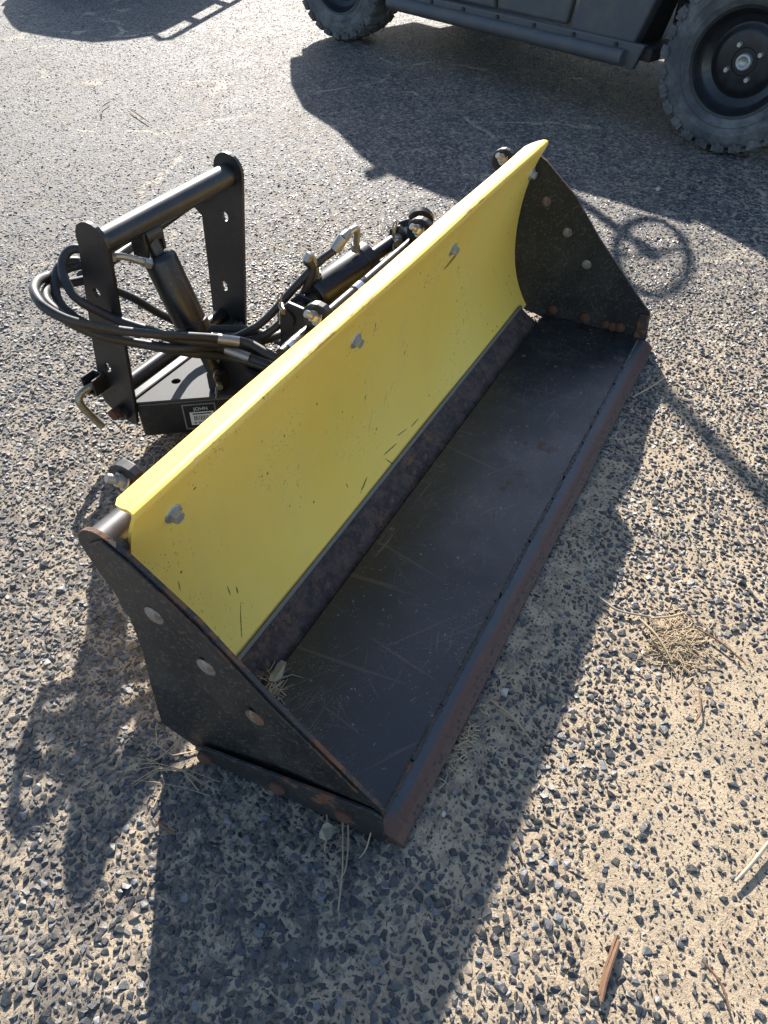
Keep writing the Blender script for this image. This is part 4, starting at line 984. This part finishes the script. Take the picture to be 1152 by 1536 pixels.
straw_patch("straw", "straw caught between yellow sheet and near end of the bucket floor", (.105, .262, .018), .05, .016, .5, 60, .02, .07, .02, .3)
b = MB()
for p in ([(-.004, .070, .012), (-.03, .055, .006), (-.07, .032, .006), (-.115, .012, .006)], [(-.002, .064, .012), (-.03, .046, .006), (-.065, .030, .005), (-.085, .030, .006)], [(-.008, .095, .012), (-.03, .08, .006), (-.06, .066, .006)], [(-.012, .02, .02), (-.03, .018, .006), (-.045, .02, .006)]):
    b.tube(p, .0011, 5, sub=4)
tag(b.build("straw", M['straw'], None, smooth=True), "long straw stalks sticking out below the near bucket corner", "straw", kind="stuff")

def twig(name, label, pts, r, mat, cat="twig", split=False):
    b = MB(); P = [(x, y, float(ground_z(x, y)) + z + r) for x, y, z in pts]
    b.tube(P, r, 8, sub=5, radii=[r*.8, r, r*.95, r*1.05, r*.9, r*.75])
    if split:
        Q = [(x + .006, y + .004, z - r*.4) for x, y, z in P]; b.tube(Q, r*.6, 6, sub=5)
    tag(b.build(name, mat, None, smooth=True), label, cat, "twigs and stalks on the ground")
twig("twig", "thick reddish brown split twig on the sand at the lower right", [(.022, -.318, .006), (-.002, -.3165, .007), (-.026, -.3155, .006), (-.052, -.317, .005)], .0033, M['twig'], split=True)
twig("stick", "bleached grey stick lying at the right edge", [(.165, -.436, .006), (.20, -.452, .007), (.245, -.470, .006)], .0027, M['stick'])
twig("twig", "long thin twig crossing the shadow edge near the straw nest", [(.566, -.105, .006), (.548, -.150, .008), (.540, -.180, .007), (.552, -.232, .006)], .0021, M['stick'])
twig("twig", "thin dark twig running right from the straw nest", [(.565, -.305, .008), (.552, -.350, .008), (.530, -.392, .006)], .0018, M['twig'])
twig("straw_stalk", "pale straw stalk lying across the top of the straw nest", [(.540, -.232, .016), (.56, -.262, .018), (.585, -.282, .014)], .0020, M['straw'], "stalk")
twig("straw_stalk", "pale straw stalk slanting through the middle of the straw nest", [(.535, -.215, .010), (.505, -.250, .018), (.470, -.285, .012)], .0019, M['straw'], "stalk")
twig("twig", "short thin twig on gravel below the straw nest", [(.44, -.335, .006), (.40, -.345, .007), (.375, -.340, .006)], .0015, M['twig'])
twig("twig", "small dark twig in the lower right corner", [(.05, -.415, .006), (.035, -.440, .006), (.012, -.455, .005)], .0016, M['twig'])
twig("straw_stalk", "long pale stalk lying by the far front corner of the bucket", [(1.19, -.035, .008), (1.25, -.065, .010), (1.31, -.085, .008)], .0020, M['straw'], "stalk")
twig("twig", "short dark twig on gravel left of the large shadow", [(-.135, .300, .007), (-.138, .280, .008), (-.137, .262, .006)], .0022, M['twig'])
twig("straw_stalk", "bent straw stalk in the shade beside the wear strip", [(.265, -.045, .006), (.25, -.09, .008), (.225, -.135, .007)], .0014, M['straw'], "stalk")
twig("twig", "curved twig on the bright asphalt at the upper left", [(2.36, 2.72, .01), (2.28, 2.69, .012), (2.20, 2.62, .01)], .0032, M['twig'])
twig("twig", "straight dark twig on the bright asphalt at the upper left", [(2.32, 2.56, .01), (2.28, 2.48, .012), (2.22, 2.36, .01)], .0028, M['twig'])
# leaf and pebbles
b = MB(); lv = [(-.037 + .011*math.cos(t*math.pi/6)*(1.15 if t % 2 else 1), .076 + .010*math.sin(t*math.pi/6)*(1.1 if t % 3 else .9)) for t in range(12)]
b.prism(lv, 2, [.009 + .003*math.sin(t) for t in range(12)], [.0102 + .003*math.sin(t) for t in range(12)]); tag(b.build("dry_leaf", M['leaf'], None), "small pale dry leaf in shade below the near bucket corner", "leaf")
b = MB(); b.prism([(.135 + .022*math.cos(t*math.pi/6), .272 + .009*math.sin(t*math.pi/6)) for t in range(12)], 2, [.030 + .006*math.sin(t*1.3) for t in range(12)], [.0312 + .006*math.sin(t*1.3) for t in range(12)]); tag(b.build("dry_leaf", M['leaf'], None), "dry leaf curled among straw in the near end of the bucket", "leaf")
def pebble(label, x, y, r, m='pebble'):
    v, f, _ = STONES[int(rng.integers(0, NB))]; b = MB(); b.add([(x + p[0]*r, y + p[1]*r, float(ground_z(x, y)) + r*.35 + p[2]*r*.8) for p in v], [tuple(q) for q in f]); tag(b.build("pebble", M[m], None), label, "pebble", "loose pebbles")
pebble("round pale pebble in the shade in front of the wear strip", .291, -.060, .009)
pebble("small cream pebble in shade near the near end of the wear strip", .065, -.055, .005)
pebble("orange brown pebble in shade near the large shadow edge", .17, -.131, .006, 'leaf')
pebble("pale pebble on dark asphalt right of the blade's far top corner", 2.55, .22, .013)
